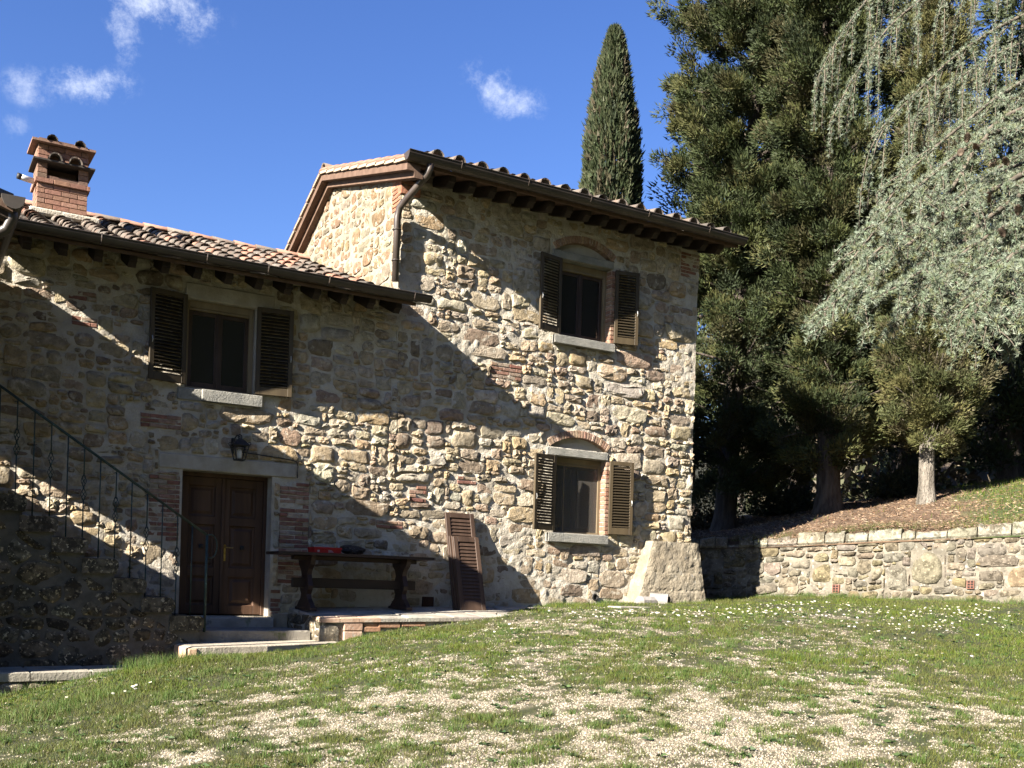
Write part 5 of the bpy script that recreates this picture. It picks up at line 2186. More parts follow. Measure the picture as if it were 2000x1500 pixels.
def leaves(P, D, length, width, tones, droop=0.0, tri=False):
    """one pointed leaf spray (quad) per row: base P, direction D"""
    n = len(P)
    D = unit(D)
    S = unit(np.cross(D, unit(G.normal(size=(n, 3)))))
    L = (length * G.uniform(.6, 1.3, n))[:, None]
    Wd = (width * G.uniform(.7, 1.3, n))[:, None]
    N = np.cross(D, S)
    tip = P + D * L - np.array([0, 0, 1.0]) * L * droop
    if tri:
        V = np.stack([P + S * Wd * .5, P - S * Wd * .5, tip], 1).reshape(-1, 3)
        return V, np.arange(3 * n).reshape(n, 3), np.repeat(tones, 3, 0)
    mid = P + D * L * .45 + N * L * .08
    V = np.stack([P, mid + S * Wd * .5, tip, mid - S * Wd * .5], 1).reshape(-1, 3)
    F = np.arange(4 * n).reshape(n, 4)
    T = np.repeat(tones, 4, 0)
    return V, F, T


def tone_mix(n, cols, groups=None, jit=.18):
    cols = np.array(cols)
    if groups is None:
        idx = G.integers(0, len(cols), n)
        c = cols[idx]
    else:
        c = cols[groups % len(cols)]
    return np.clip(c * (1 + G.uniform(-jit, jit, (n, 1))) * (1 + G.uniform(-.06, .06, (n, 3))), 0, 1)


def merge(parts):
    Vs, Fs, Ts, o = [], [], [], 0
    for V, F, T in parts:
        Vs.append(V)
        Fs.append(F + o)
        Ts.append(T)
        o += len(V)
    return np.concatenate(Vs), np.concatenate(Fs), np.concatenate(Ts)


def trunk(name, pts, radii, mat, parent, n=10):
    q = MB()
    q.tube(pts, radii, n)
    return q.build(name, mat, parent, smooth=True)


CYP = [(.040, .058, .022), (.052, .070, .026), (.062, .078, .032), (.033, .048, .020), (.072, .080, .036)]


def columnar_cypress(label, loc, height, rmax, cols, nleaf, group=None, base_clear=.6, top_pow=.55, leafL=.17):
    t = thing('cypress_tree', label, 'tree', loc, group)
    x, y, z = loc
    trunk('trunk', [(x, y, z - .3), (x, y, z + height * .5), (x, y, z + height * .93)], [.16, .11, .03], m_bark, t)
    h = G.uniform(0, 1, nleaf)
    a = G.uniform(0, 2 * math.pi, nleaf)
    prof = np.where(h < .12, .72 + h / .12 * .25, 1.0) * np.clip((1 - h) * height / 4.6, 0, 1) ** top_pow
    prof = np.minimum(prof, 1)
    zz = z + base_clear + h * (height - base_clear)
    bump = fbm(a * 2.6 + 10, zz * .55, 201, 3) * .55 + fbm(a * 7 + 3, zz * 1.6, 207, 2) * .35
    depth = G.uniform(0, 1, nleaf) ** 2 * .35
    r = rmax * prof * (.58 + .70 * bump - depth + .12 * (G.uniform(0, 1, nleaf) > .97))
    P = np.stack([x + r * np.cos(a), y + r * np.sin(a), zz], 1)
    D = np.stack([np.cos(a) * .55, np.sin(a) * .55, np.full(nleaf, 1.0)], 1) + G.normal(size=(nleaf, 3)) * .28
    V, F, T = leaves(P, D, leafL, leafL * .40, tone_mix(nleaf, cols, (bump * 17).astype(int)), tri=True)
    o = np_mesh('crown', V, F, m_leaf, T, parent=t, kind='stuff')
    return t


def limb_tree(name, label, loc, height, limbs, cols, axis_lean=(0, 0), trunk_r=.3, leaf=.19, per=70, bark=None, group=None, clump=.42, droop=.0, up=.35, dead=0, cat='tree'):
    """trunk, curved limbs and leaf clumps strung along their outer halves; limbs: list of (z0, z1, n, r0, r1)"""
    t = thing(name, label, cat, loc, group)
    x, y, z = loc
    bark = bark or m_bark
    ax = lambda h: np.array([x + axis_lean[0] * h / height, y + axis_lean[1] * h / height, z + h])
    trunk('trunk', [tuple(ax(-.3)), tuple(ax(.05)), tuple(ax(.45)), tuple(ax(height * .12)), tuple(ax(height * .4)), tuple(ax(height * .7)), tuple(ax(height * .97))],
          [trunk_r * 2.0, trunk_r * 1.5, trunk_r * 1.15, trunk_r, trunk_r * .75, trunk_r * .42, .03], bark, t, 14)
    bl = MB()
    Ps, Ds, gs = [], [], []
    for (h0, h1, n, r0, r1) in limbs:
        for i in range(n):
            f = (i + G.uniform(0, 1)) / n
            h = h0 + (h1 - h0) * f
            L = (r0 + (r1 - r0) * f) * G.uniform(.65, 1.15)
            a = G.uniform(0, 2 * math.pi)
            d = np.array([math.cos(a), math.sin(a), up * G.uniform(.2, 1.6)])
            p0 = ax(h)
            p1 = p0 + d * L * .5
            p2 = p0 + d * L + np.array([0, 0, -droop * L])
            if L > .5:
                bl.tube([tuple(p0), tuple(p1), tuple(p2)], [.045 * min(1, L / 2), .03 * min(1, L / 2), .008], 5)
            nc = max(2, int(L / clump * 1.25))
            for k in range(nc):
                s = .35 + .65 * (k + .5) / nc
                c = p0 * (1 - s) ** 2 + 2 * p1 * s * (1 - s) + p2 * s * s if L > .5 else p0 + d * L * s
                c = c + G.normal(size=3) * .16
                m = int(per * G.uniform(.6, 1.3))
                rr = clump * G.uniform(.6, 1.25)
                u = unit(G.normal(size=(m, 3)))
                q = u * (G.uniform(.2, 1, (m, 1)) ** .7) * rr * np.array([1, 1, .8])
                Ps.append(c + q)
                out = np.array([math.cos(a), math.sin(a), .25])
                Ds.append(u * .75 + out * .75 + np.array([0, 0, .40 - droop]) + G.normal(size=(m, 3)) * .32)
                gs.append(np.full(m, G.integers(0, 1000)))
    if dead:
        for i in range(dead):
            h = G.uniform(.08, .35) * height
            a = G.uniform(0, 2 * math.pi)
            L = G.uniform(.6, 1.8)
            p0 = ax(h)
            p = [tuple(p0), tuple(p0 + np.array([math.cos(a) * L * .5, math.sin(a) * L * .5, .1])), tuple(p0 + np.array([math.cos(a + .2) * L, math.sin(a + .2) * L, -.05 + G.uniform(-.2, .3)]))]
            bl.tube(p, [.022, .014, .005], 4)
    if bl.v:
        o = bl.build('branches', bark, t)
        o['kind'] = 'stuff'
    P, D, g = np.concatenate(Ps), np.concatenate(Ds), np.concatenate(gs)
    V, F, T = leaves(P, D, leaf, leaf * .30, tone_mix(len(P), cols, g), droop * .3, tri=True)
    np_mesh('crown', V, F, m_leaf, T, parent=t, kind='stuff')
    return t


columnar_cypress('slender dark columnar cypress standing behind the house roof', (17.45, 9.4, 2.6), 15.0, .93, [(.031, .043, .018), (.041, .053, .022), (.052, .059, .027), (.026, .036, .016), (.062, .053, .030)], 70000, top_pow=.53)

GREENS_A = [(.037, .048, .016), (.052, .060, .019), (.029, .039, .013), (.066, .068, .023), (.034, .044, .016), (.045, .043, .017), (.022, .030, .012)]
tA = limb_tree('conifer_tree', 'tall bushy dark conifer just behind the house corner with a leaning trunk', (17.75, 4.55, 3.1), 18.5,
               [(.8, 2.4, 26, 1.4, 1.8), (2.2, 6.5, 40, 1.7, 1.9), (6.0, 13.0, 150, 2.0, 2.15), (13.0, 18.3, 90, 2.1, .7)], GREENS_A, axis_lean=(.75, -.3), trunk_r=.24, per=215, leaf=.112, clump=.30, dead=14)
tB = limb_tree('conifer_tree', 'tall ragged conifer with a thick dark trunk on the mulch bank', (18.45, 1.85, 3.5), 18.0,
               [(1.0, 2.2, 24, 1.3, 1.5), (2.0, 6.0, 40, 1.3, 1.4), (2.5, 9.5, 75, .6, .9), (5.5, 12.5, 125, 1.55, 1.65), (12.5, 17.8, 74, 1.5, .5)], GREENS_A, axis_lean=(-.45, .3), trunk_r=.24, per=215, leaf=.112, clump=.30, dead=22)
tC = limb_tree('conifer_tree', 'yellow-green conifer with a pale bare trunk and rounded brownish lower crown', (19.5, .03, 3.65), 15.5,
               [(1.05, 2.2, 40, .8, .95), (1.6, 3.9, 66, .9, 1.0), (3.6, 9.5, 100, .88, .85), (9.0, 15.3, 80, .85, .3)], [(.086, .085, .030), (.070, .075, .027), (.100, .094, .035), (.076, .067, .034), (.060, .068, .026)],
               axis_lean=(-.25, .15), trunk_r=.15, leaf=.085, per=300, bark=m_bark_pale, clump=.27, up=.9)
tE = limb_tree('conifer_tree', 'dense shaded conifer behind the pale trunk at the edge of the garden', (25.6, 2.2, 4.5), 14.0,
               [(.3, 6.0, 64, 2.2, 2.4), (6.0, 14, 60, 2.3, .6)], [(.032, .042, .018), (.040, .050, .022), (.026, .036, .015)], trunk_r=.3, per=120, clump=.55, leaf=.20)
tF = limb_tree('conifer_tree', 'dark background conifer seen between the two big trunks', (23.0, 7.2, 4.2), 15.5,
               [(2.2, 9.0, 60, 2.1, 2.1), (9.0, 15.4, 48, 1.9, .5)], [(.040, .052, .020), (.052, .062, .025), (.033, .043, .018)], trunk_r=.28, per=120, clump=.55, leaf=.20, dead=16)
tG = limb_tree('conifer_tree', 'dark background conifer close to the rear of the house', (20.4, 9.2, 3.9), 12.5,
               [(.6, 7.0, 54, 1.8, 1.9), (7.0, 12.4, 34, 1.8, .4)], [(.042, .055, .021), (.055, .066, .026), (.034, .045, .018)], trunk_r=.25, per=120, clump=.52, leaf=.19, dead=10)
tH = limb_tree('conifer_tree', 'dark evergreen standing in shade far along the grassy bank', (27.5, -2.6, 4.9), 12.0,
               [(.4, 6.0, 52, 2.4, 2.4), (6.0, 12, 44, 2.2, .5)], [(.034, .045, .018), (.044, .055, .022), (.028, .038, .016)], trunk_r=.3, per=110, clump=.56, leaf=.20)
tI = limb_tree('conifer_tree', 'deep green conifer filling the gap beyond the thick trunk', (24.5, 4.6, 4.4), 13.5,
               [(1.2, 7.0, 56, 1.9, 2.0), (7.0, 13.4, 40, 1.9, .4)], [(.038, .050, .020), (.048, .058, .024), (.030, .040, .017)], trunk_r=.26, per=120, clump=.54, leaf=.20, dead=8)


def bush(label, loc, size, cols, n, leaf=.10, group=None):
    t = thing('bush', label, 'bush', loc, group)
    x, y, z = loc
    q = MB()
    for k in range(7):
        a = k * .9
        q.tube([(x, y, z - .1), (x + math.cos(a) * size[0] * .4, y + math.sin(a) * size[1] * .4, z + size[2] * .5), (x + math.cos(a) * size[0] * .75, y + math.sin(a) * size[1] * .75, z + size[2] * .85)], [.025, .015, .005], 5)
    o = q.build('stems', m_bark, t)
    o['kind'] = 'stuff'
    nc = max(8, n // 90)
    c = G.normal(size=(nc, 3)) * .42
    c[:, 2] = np.abs(c[:, 2]) * 1.1
    idx = G.integers(0, nc, n)
    u = unit(G.normal(size=(n, 3)))
    P = c[idx] + u * (G.uniform(.1, 1, (n, 1)) ** .5) * .34
    P[:, 2] = np.abs(P[:, 2])
    P = P * np.array(size) + np.array([x, y, z])
    V, F, T = leaves(P, u + np.array([0, 0, .5]), leaf, leaf * .5, tone_mix(n, cols, idx))
    np_mesh('leafage', V, F, m_leaf, T, parent=t, kind='stuff')
    return t


bush('sunlit grey-green bush between the two dark trunks', (20.9, 5.9, 3.75), (1.2, .9, 1.25), [(.050, .060, .027), (.060, .066, .033), (.042, .052, .022)], 6500)
bush('low olive bush growing behind the pale bare trunk', (22.6, 3.2, 4.2), (1.4, 1.0, .9), [(.045, .052, .022), (.036, .044, .018), (.06, .057, .03)], 5200)
bush('dry tan bush at the foot of the leaning trunk', (18.6, 6.2, 3.1), (.9, .8, 1.0), [(.075, .065, .035), (.06, .056, .026), (.085, .07, .042)], 4000)
bush('dark low bush in the shade beside the far grass', (25.5, -1.2, 4.7), (1.6, 1.0, .9), [(.05, .062, .025), (.065, .075, .030)], 4200)

# far woodland: bare brownish trees and scrub rising beyond the garden
n = 60000
a = G.uniform(.44, 1.15, n)                                  # bearing from +Y towards +X
k = G.uniform(44, 66, n)
hx, hy = k * np.sin(a + .30), k * np.cos(a + .30) - 15
hh = (8.0 + 7.0 * fbm(hx * .16, hy * .16, 301, 3)) * G.uniform(0, 1, n) ** .8
P = np.stack([hx, hy, 4.5 + (k - 44) * .22 + hh], 1)
cid = (fbm(hx * .3, hy * .3, 307, 2) * 30).astype(int)
V, F, T = leaves(P, unit(G.normal(size=(n, 3))) + np.array([0, 0, .7]), .75, .30,
                 tone_mix(n, [(.11, .090, .065), (.13, .105, .075), (.075, .072, .042), (.055, .062, .030), (.12, .10, .08)], cid, .25))
o = np_mesh('woodland', V, F, m_leaf, T, kind='stuff')
tag(o, 'brownish far woodland rising behind the garden trees', 'woodland')
far_hill = grid_mesh('hills', np.linspace(8, 110, 60), np.linspace(-30, 110, 70), lambda X, Y: 3.0 + np.clip((np.hypot(X - 0, Y + 15) - 40) / 45, 0, 1) * 13 - 2.0,
                     m_ground, lambda x, y: np.tile(np.array([.03, .030, .017]), (len(x), 1)), keepf=lambda x, y: np.hypot(x, y + 15) > 40)
far_hill['kind'] = 'structure'

# ------------------------------------------------------------------ the silver cedar hanging into view
LIMBS = [
    [(10.10, -10.08, 6.82), (7.93, -10.31, 5.88), (6.94, -10.42, 5.35), (6.25, -10.47, 4.86), (5.71, -10.50, 4.42), (5.41, -10.55, 4.11)],
    [(9.05, -10.62, 5.77), (7.36, -10.66, 5.27), (6.40, -10.79, 4.88), (5.88, -10.83, 4.52), (5.35, -10.87, 4.13), (4.98, -10.88, 3.80), (4.78, -10.87, 3.58)],
    [(8.36, -10.79, 5.05), (6.67, -10.95, 4.56), (5.96, -11.00, 4.22), (5.41, -11.01, 3.91), (4.93, -11.08, 3.59), (4.65, -11.03, 3.37), (4.41, -11.00, 3.18)],
    [(7.95, -11.01, 4.58), (6.54, -11.11, 4.22), (5.87, -11.17, 3.93), (5.37, -11.22, 3.66), (5.02, -11.25, 3.41), (4.84, -11.26, 3.18)],
    [(7.18, -11.25, 4.21), (5.92, -11.44, 3.83), (5.41, -11.48, 3.57), (5.11, -11.54, 3.36), (4.97, -11.56, 3.20), (4.92, -11.55, 3.04)],
    [(6.98, -11.37, 3.93), (5.93, -11.56, 3.65), (5.42, -11.61, 3.50), (5.16, -11.66, 3.36), (5.03, -11.68, 3.22)],
    [(11.15, -9.54, 7.98), (9.29, -9.60, 7.16), (8.24, -9.56, 6.63), (7.45, -9.55, 6.10), (6.85, -9.55, 5.56), (6.43, -9.53, 5.14)],
    [(12.00, -9.00, 9.04), (10.04, -8.88, 8.20), (8.73, -8.69, 7.61), (7.83, -8.61, 6.93), (7.36, -8.57, 6.35), (7.06, -8.51, 5.79)],
    [(12.10, -8.78, 9.82), (10.28, -8.44, 8.93), (8.94, -8.23, 8.21), (8.18, -8.13, 7.61), (7.66, -8.05, 6.94), (7.38, -8.00, 6.40)],
    [(10.32, -10.21, 5.99), (8.34, -10.20, 5.54), (7.35, -10.19, 5.02), (6.73, -10.17, 4.61), (6.17, -10.19, 4.20)],
    [(11.92, -9.42, 7.97), (9.79, -9.32, 7.16), (8.72, -9.14, 6.68), (7.95, -9.04, 6.14), (7.45, -8.97, 5.63)],
    [(9.17, -10.58, 5.19), (7.67, -10.61, 4.76), (6.84, -10.59, 4.40), (6.24, -10.58, 4.17), (5.81, -10.56, 3.79)],
]
for a_, b_ in ((1, 2), (2, 3), (9, 11), (11, 3), (4, 5)):
    pa, pb = np.array(LIMBS[a_]), np.array(LIMBS[b_])
    sa, sb = np.linspace(0, 1, len(pa)), np.linspace(0, 1, len(pb))
    w_ = G.uniform(.35, .65)
    s5 = np.linspace(0, 1, 6)
    LIMBS.append([tuple((1 - w_) * np.array([np.interp(t_, sa, pa[:, k]) for k in range(3)]) + w_ * np.array([np.interp(t_, sb, pb[:, k]) for k in range(3)]) + G.normal(size=3) * .05) for t_ in s5])
ced = thing('cedar_tree', 'silvery blue cedar with drooping needle branches and brown cones hanging in from the side', 'tree', (12.3, -10.0, .95))
trunk('trunk', [(12.4, -9.95, .6), (12.3, -10.0, 3.5), (12.2, -9.9, 8.0), (12.2, -9.8, 12.5)], [.42, .34, .24, .08], m_bark, ced, 14)


def bez(pts, m):
    pts = np.array(pts, float)
    n = len(pts)
    s = np.linspace(0, n - 1.0001, m)
    i = s.astype(int)
    f = (s - i)[:, None]
    p0, p1, p2, p3 = pts[np.maximum(i - 1, 0)], pts[i], pts[np.minimum(i + 1, n - 1)], pts[np.minimum(i + 2, n - 1)]
    return .5 * ((2 * p1) + (-p0 + p2) * f + (2 * p0 - 5 * p1 + 4 * p2 - p3) * f ** 2 + (-p0 + 3 * p1 - 3 * p2 + p3) * f ** 3)


br = MB()
RP, RD, RS = [], [], []                    # rosette positions, directions, sizes


def rosettes_on(path, dens, size, spread=.018):
    seg = np.linalg.norm(np.diff(path, axis=0), axis=1)
    L = seg.sum()
    m = max(2, int(L * dens))
    cs = np.r_[0, np.cumsum(seg)]
    s = (np.arange(m) + G.uniform(0, 1, m)) / m * L
    q = np.stack([np.interp(s, cs, path[:, k]) for k in range(3)], 1)
    tg = unit(np.stack([np.interp(s, (cs[1:] + cs[:-1]) / 2, np.diff(path[:, k]) / seg) for k in range(3)], 1))
    o = unit(G.normal(size=(m, 3)))
    o = unit(o - tg * (o * tg).sum(1, keepdims=True) + np.array([0, 0, .35]))
    RP.append(q + o * spread)
    RD.append(o + tg * .25)
    RS.append(np.full(m, size))


for li, lp in enumerate(LIMBS):
    main = bez([(12.25, -9.95, lp[0][2] + .3)] + lp, 60)
    br.tube([tuple(p) for p in main[::3]] + [tuple(main[-1])], [max(.005, .034 * (1 - k / 21) ** 1.2) for k in range(21)], 7)
    far = li in (6, 7, 8, 10)
    rosettes_on(main[14:], 90, .028, .022)
    nb = (14 if li == 0 else 21) if not far else 26
    for b in range(nb):
        f = .22 + .76 * (b + G.uniform(0, 1)) / nb
        i = int(f * 58)
        p = main[i]
        t = unit(main[min(i + 1, 59)] - main[i])
        side = unit(np.cross(t, np.array([0, 0, 1.0]))) * (1 if b % 2 else -1)
        Lb = G.uniform(.16, .46) * (1.15 - .60 * f)
        if far:
            d = unit(t * .35 + side * G.uniform(.05, .5) + np.array([0, 0, -.5]))
            Lb *= 2.1
            pts = [p, p + d * Lb * .4, p + d * Lb * .6 + np.array([0, 0, -.35]) * Lb, p + d * Lb * .65 + np.array([0, 0, -.95]) * Lb]
        else:
            d = unit(t * .8 + side * G.uniform(.3, .9) + np.array([0, 0, G.uniform(-.25, .2)]))
            pts = [p, p + d * Lb * .45 + np.array([0, 0, -.02]), p + d * Lb * .8 + np.array([0, 0, -.12]) * Lb, p + d * Lb + np.array([0, 0, -.28]) * Lb]
        sub = bez(pts, 12)
        br.tube([tuple(x) for x in sub[::2]] + [tuple(sub[-1])], [.007, .006, .005, .0045, .004, .003, .002], 4)
        rosettes_on(sub, 95 if not far else 80, .027 if not far else .030, .014)
        if not far:
            for s2 in range(G.integers(2, 5)):
                j = G.integers(3, 11)
                q = sub[j]
                d2 = unit(d * .6 + unit(G.normal(size=3)) * .6 + np.array([0, 0, -.35]))
                L2 = G.uniform(.08, .20)
                tw = bez([q, q + d2 * L2 * .5, q + d2 * L2 + np.array([0, 0, -.03])], 6)
                br.tube([tuple(x) for x in tw], [.004, .004, .003, .003, .002, .002], 3)
                rosettes_on(tw, 95, .026, .012)
o = br.build('branches', m_branch, ced, smooth=True, fixn=False)
o['kind'] = 'stuff'
P, D, S = np.concatenate(RP), unit(np.concatenate(RD)), np.concatenate(RS)
nr, nn = len(P), 12
u = unit(G.normal(size=(nr, nn, 3)) + D[:, None, :] * 1.15)
b0 = np.repeat(P[:, None, :], nn, 1)
ln = (S[:, None] * G.uniform(.75, 1.25, (nr, nn)))[..., None]
sd = unit(np.cross(u, G.normal(size=(nr, nn, 3)))) * .0024
V = np.stack([b0 + sd, b0 - sd, b0 + u * ln], 2).reshape(-1, 3)
F = np.arange(len(V)).reshape(-1, 3)
base = tone_mix(nr, [(.135, .162, .108), (.165, .192, .136), (.105, .130, .084), (.19, .214, .16), (.126, .137, .072)], jit=.12)
T = np.repeat(base, nn * 3, 0)
np_mesh('needles', V, F, m_needle, T, parent=ced, kind='stuff')
print('rosettes', nr, 'needle tris', len(F))

m_cone = material('brown_cone_scales', (.13, .09, .065), (.24, .18, .13), 40., .85, ((120., .6, .004),))
cq = MB()
for k in range(13):
    z_ = k / 12
    r = .026 * math.sin(math.pi * (.10 + .86 * z_)) ** .8 + .003
    ring = 9
    for j in range(ring):
        a = 2 * math.pi * (j + .5 * (k % 2)) / ring
        c, s = math.cos(a), math.sin(a)
        zz = -.035 + .07 * z_
        w_ = .011
        cq.add([(c * r * .4 - s * w_ * .5, s * r * .4 + c * w_ * .5, zz), (c * r * .4 + s * w_ * .5, s * r * .4 - c * w_ * .5, zz),
                (c * r + s * w_ * .6, s * r - c * w_ * .6, zz + .006), (c * r * 1.06, s * r * 1.06, zz + .009), (c * r - s * w_ * .6, s * r + c * w_ * .6, zz + .006)], [(0, 1, 2, 3, 4)])
cone_me = cq.mesh('cone')
cone_me.materials.append(m_cone)
for p in [(5.67, -10.94, 4.46), (5.64, -10.92, 4.37), (5.72, -10.97, 4.40), (5.81, -11.02, 4.31), (5.89, -10.95, 4.41), (5.53, -11.2, 3.98), (5.51, -11.19, 3.90), (5.51, -11.31, 3.74),
          (6.27, -10.83, 4.65), (6.33, -10.75, 4.79), (5.77, -11.23, 3.95), (5.30, -11.05, 3.86), (6.05, -10.95, 4.40)]:
    o = bpy.data.objects.new('cone', cone_me)
    COL.objects.link(o)
    o.parent = ced
    o.matrix_parent_inverse = wm(ced).inverted()
    o.location = p
    o.rotation_euler = (rng.uniform(-.5, .5), rng.uniform(-.5, .5), rng.uniform(0, 6))
    o.scale = (.72, .72, .8)
# ------------------------------------------------------------------ grass, gravel and daisies on the lawn
def lawn_points(n, kmin, kmax, amin=-.72, amax=.72, power=1.0):
    """scatter round the yard, thinning with distance from its lower end"""
    k = kmin + (kmax - kmin) * G.uniform(0, 1, n) ** power
    t = G.uniform(amin, amax, n)
    x = CAM_LOC[0] + k * (Fv.x + Rv.x * t)
    y = CAM_LOC[1] + k * (Fv.y + Rv.y * t)
    ok = ~((y > -.03) & (x < 13.0))
    ok &= ~((x < 3.30) & (y > -2.09) & (y < 0))
    ok &= ~((x > 3.15) & (x < 5.45) & (y > -2.05 + .20 * np.clip(x - 4.1, 0, 2)))
    ok &= ~((x > 5.08) & (x < 9.9) & (y > -1.50) & (ground_z(x, y) < tz(x, y) + .01))
    ok &= ~((x > 11.5) & (x < 13.2) & (y > -.45))
    # keep to the yard side of the retaining wall
    side = np.ones(n, bool)
    for (ax_, ay_), (bx_, by_) in zip(WP[:-1], WP[1:]):
        inside = (np.minimum(ay_, by_) - .01 <= y) & (y <= np.maximum(ay_, by_) + .01)
        xl = ax_ + (y - ay_) / (by_ - ay_) * (bx_ - ax_)
        side &= ~(inside & (x > xl - .04))
    ok &= side & (y < 3.2)
    return x[ok], y[ok]


def blades(x, y, z, h, w, cols, lean=.5, groups=None, jit=.2):
    n = len(x)
    a = G.uniform(0, 2 * math.pi, n)
    d = np.stack([np.cos(a), np.sin(a)], 1)
    la = G.uniform(0, 2 * math.pi, n)
    ln = (G.uniform(0, 1, n) * lean * h)
    B = np.stack([x, y, z - .004], 1)
    s = np.concatenate([d * (w / 2)[:, None], np.zeros((n, 1))], 1)
    tip = B + np.stack([np.cos(la) * ln, np.sin(la) * ln, h], 1)
    V = np.stack([B - s, B + s, tip], 1).reshape(-1, 3)
    F = np.arange(3 * n).reshape(n, 3)
    T = np.repeat(tone_mix(n, cols, groups, jit), 3, 0)
    return V, F, T


GC = [(.068, .104, .010), (.088, .120, .013), (.052, .084, .010), (.104, .124, .016), (.076, .108, .012), (.108, .104, .030), (.090, .098, .020)]
parts = []
for (n, a, b, hs) in ((230000, 6.0, 10.5, 1.0), (200000, 10.5, 15.0, 1.05), (190000, 15.0, 22.5, 1.15)):
    x, y = lawn_points(n, a, b)
    g = gravel_amount(x, y)
    patch = fbm(x * 1.7, y * 1.7, 401, 3)
    keep = G.uniform(0, 1, len(x)) > g * .93 + np.clip((.42 - patch) * 2.2, 0, .55)
    x, y, g, patch = x[keep], y[keep], g[keep], patch[keep]
    h = (.014 + .038 * np.clip(patch * 2.0 - .5, 0, 1.2)) * G.uniform(.5, 1.35, len(x)) * hs * (1 - .4 * g)
    w = np.full(len(x), .0052) * hs * G.uniform(.7, 1.4, len(x)) * (a / 7) ** .5
    V, F, T = blades(x, y, ground_z(x, y), h, w, GC, 1.1, (fbm(x * 5, y * 5, 405, 2) * 23).astype(int))
    br_ = np.clip((fbm(x * .55 + 9, y * .55, 411, 3) - .42) * 3 + .12 * np.clip((x - 8) / 4, 0, 1), 0, .5) * G.uniform(.4, 1, len(x))
    br_ = np.repeat(br_, 3)[:, None]
    T = T * (1 - br_) + np.array([.082, .068, .032]) * br_
    parts.append((V, F, T))
# coarse tufts and the long grass by the path
tx, ty = lawn_points(1100, 6.2, 16)
cl_ = []
for i in range(len(tx)):
    if gravel_amount(np.array([tx[i]]), np.array([ty[i]]))[0] < .7:
        cl_.append((tx[i], ty[i], G.uniform(.03, .10), G.uniform(.035, .085), int(G.integers(40, 110))))
for (a, b, r, h, m) in ((2.55, -2.32, .22, .17, 520), (2.75, -2.45, .18, .15, 300), (3.0, -2.2, .16, .12, 200), (2.1, -2.4, .25, .10, 260), (1.35, -2.35, .25, .10, 200), (3.35, -2.2, .2, .09, 160),
                        (1.2, -4.7, .35, .10, 600), (1.5, -4.3, .3, .09, 400), (2.0, -4.0, .3, .08, 350), (4.6, -5.3, .4, .06, 500), (3.8, -3.4, .35, .06, 420), (12.4, -.55, .3, .07, 200), (10.9, -.15, .5, .06, 300)):
    cl_.append((a, b, r, h, m))
for i in range(70):                                          # along the feet of the walls
    s_ = G.uniform(2.6, 9.5)
    a, b = wall_xy(s_)
    nx_, ny_ = wall_n(s_)
    cl_.append((a + nx_ * .12, b + ny_ * .12, .16, G.uniform(.05, .14), int(G.integers(40, 110))))
for i in range(26):
    cl_.append((G.uniform(9.3, 11.2), -.12, .14, G.uniform(.04, .10), int(G.integers(30, 70))))
for i in range(12):
    cl_.append((G.uniform(11.3, 13.0), G.uniform(-.62, -.5), .12, G.uniform(.04, .10), int(G.integers(30, 60))))
X, Y, Hh = [], [], []
for (a, b, r, h, m) in cl_:
    q = G.normal(size=(m, 2)) * r * .55
    X.append(a + q[:, 0])
    Y.append(b + q[:, 1])
    Hh.append(h * G.uniform(.4, 1.2, m))
x, y, h = np.concatenate(X), np.concatenate(Y), np.concatenate(Hh)
parts.append(blades(x, y, ground_z(x, y), h, np.full(len(x), .0055), [(.060, .105, .020), (.080, .125, .026), (.050, .088, .018), (.12, .13, .05)], .8))
# grass on the bank
n = 26000
s = G.uniform(3.5, WS[-1] - .3, n)
t = G.uniform(.02, 9, n) ** 1.0
bx, by = wall_xy(s)
x, y = bx + .80 * t, by + .60 * t
dl = (x - 18.9) * .62 - (y + .9) * .78 + (fbm(x * 1.4, y * 1.4, 157, 3) - .5) * 2.4
keep = (G.uniform(0, 1, n) < np.clip(dl / .9, 0.02, 1))
x, y = x[keep], y[keep]
parts.append(blades(x, y, bank_z(x, y), G.uniform(.04, .13, len(x)), np.full(len(x), .011), GC, .9))
# tufts hanging over the coping
sx = G.uniform(1.0, WS[-1] - .5, 170)
bx, by = wall_xy(sx)
m = 34
off = G.normal(size=(170, m)) * .10
x = (bx[:, None] + G.uniform(.05, .40, (170, 1)) * .8 + off).ravel()
y = (by[:, None] + G.uniform(.05, .40, (170, 1)) * .6 + G.normal(size=(170, m)) * .10).ravel()
parts.append(blades(x, y, np.maximum(bank_z(x, y) - .03, 0), G.uniform(.05, .16, len(x)), np.full(len(x), .010), [(.07, .085, .022), (.09, .095, .03), (.12, .10, .05), (.10, .075, .045)], .9))
V, F, T = merge(parts)
o = np_mesh('grass', V, F, m_grass, T, kind='stuff')
tag(o, 'short patchy lawn grass growing through the gravel', 'grass')
print('grass tris', len(F))

# flat rosettes of broad leaves in the turf
x, y = lawn_points(900, 6.2, 17)
keep = G.uniform(0, 1, len(x)) > gravel_amount(x, y) * .55
x, y = x[keep], y[keep]
PP, DD = [], []
for i in range(len(x)):
    m = G.integers(5, 9)
    a = G.uniform(0, 6.28) + np.arange(m) * 6.283 / m
    PP.append(np.stack([np.full(m, x[i]), np.full(m, y[i]), np.full(m, float(ground_z(x[i], y[i])) + .012)], 1))
    DD.append(np.stack([np.cos(a), np.sin(a), np.full(m, .35)], 1))
P, D = np.concatenate(PP), np.concatenate(DD)
V, F, T = leaves(P, D, .055, .024, tone_mix(len(P), [(.045, .080, .026), (.060, .095, .030), (.050, .075, .032)]), .25)
o = np_mesh('ground_cover', V, F, m_grass, T, kind='stuff')
tag(o, 'flat broad-leaved weeds scattered in the turf', 'weeds')

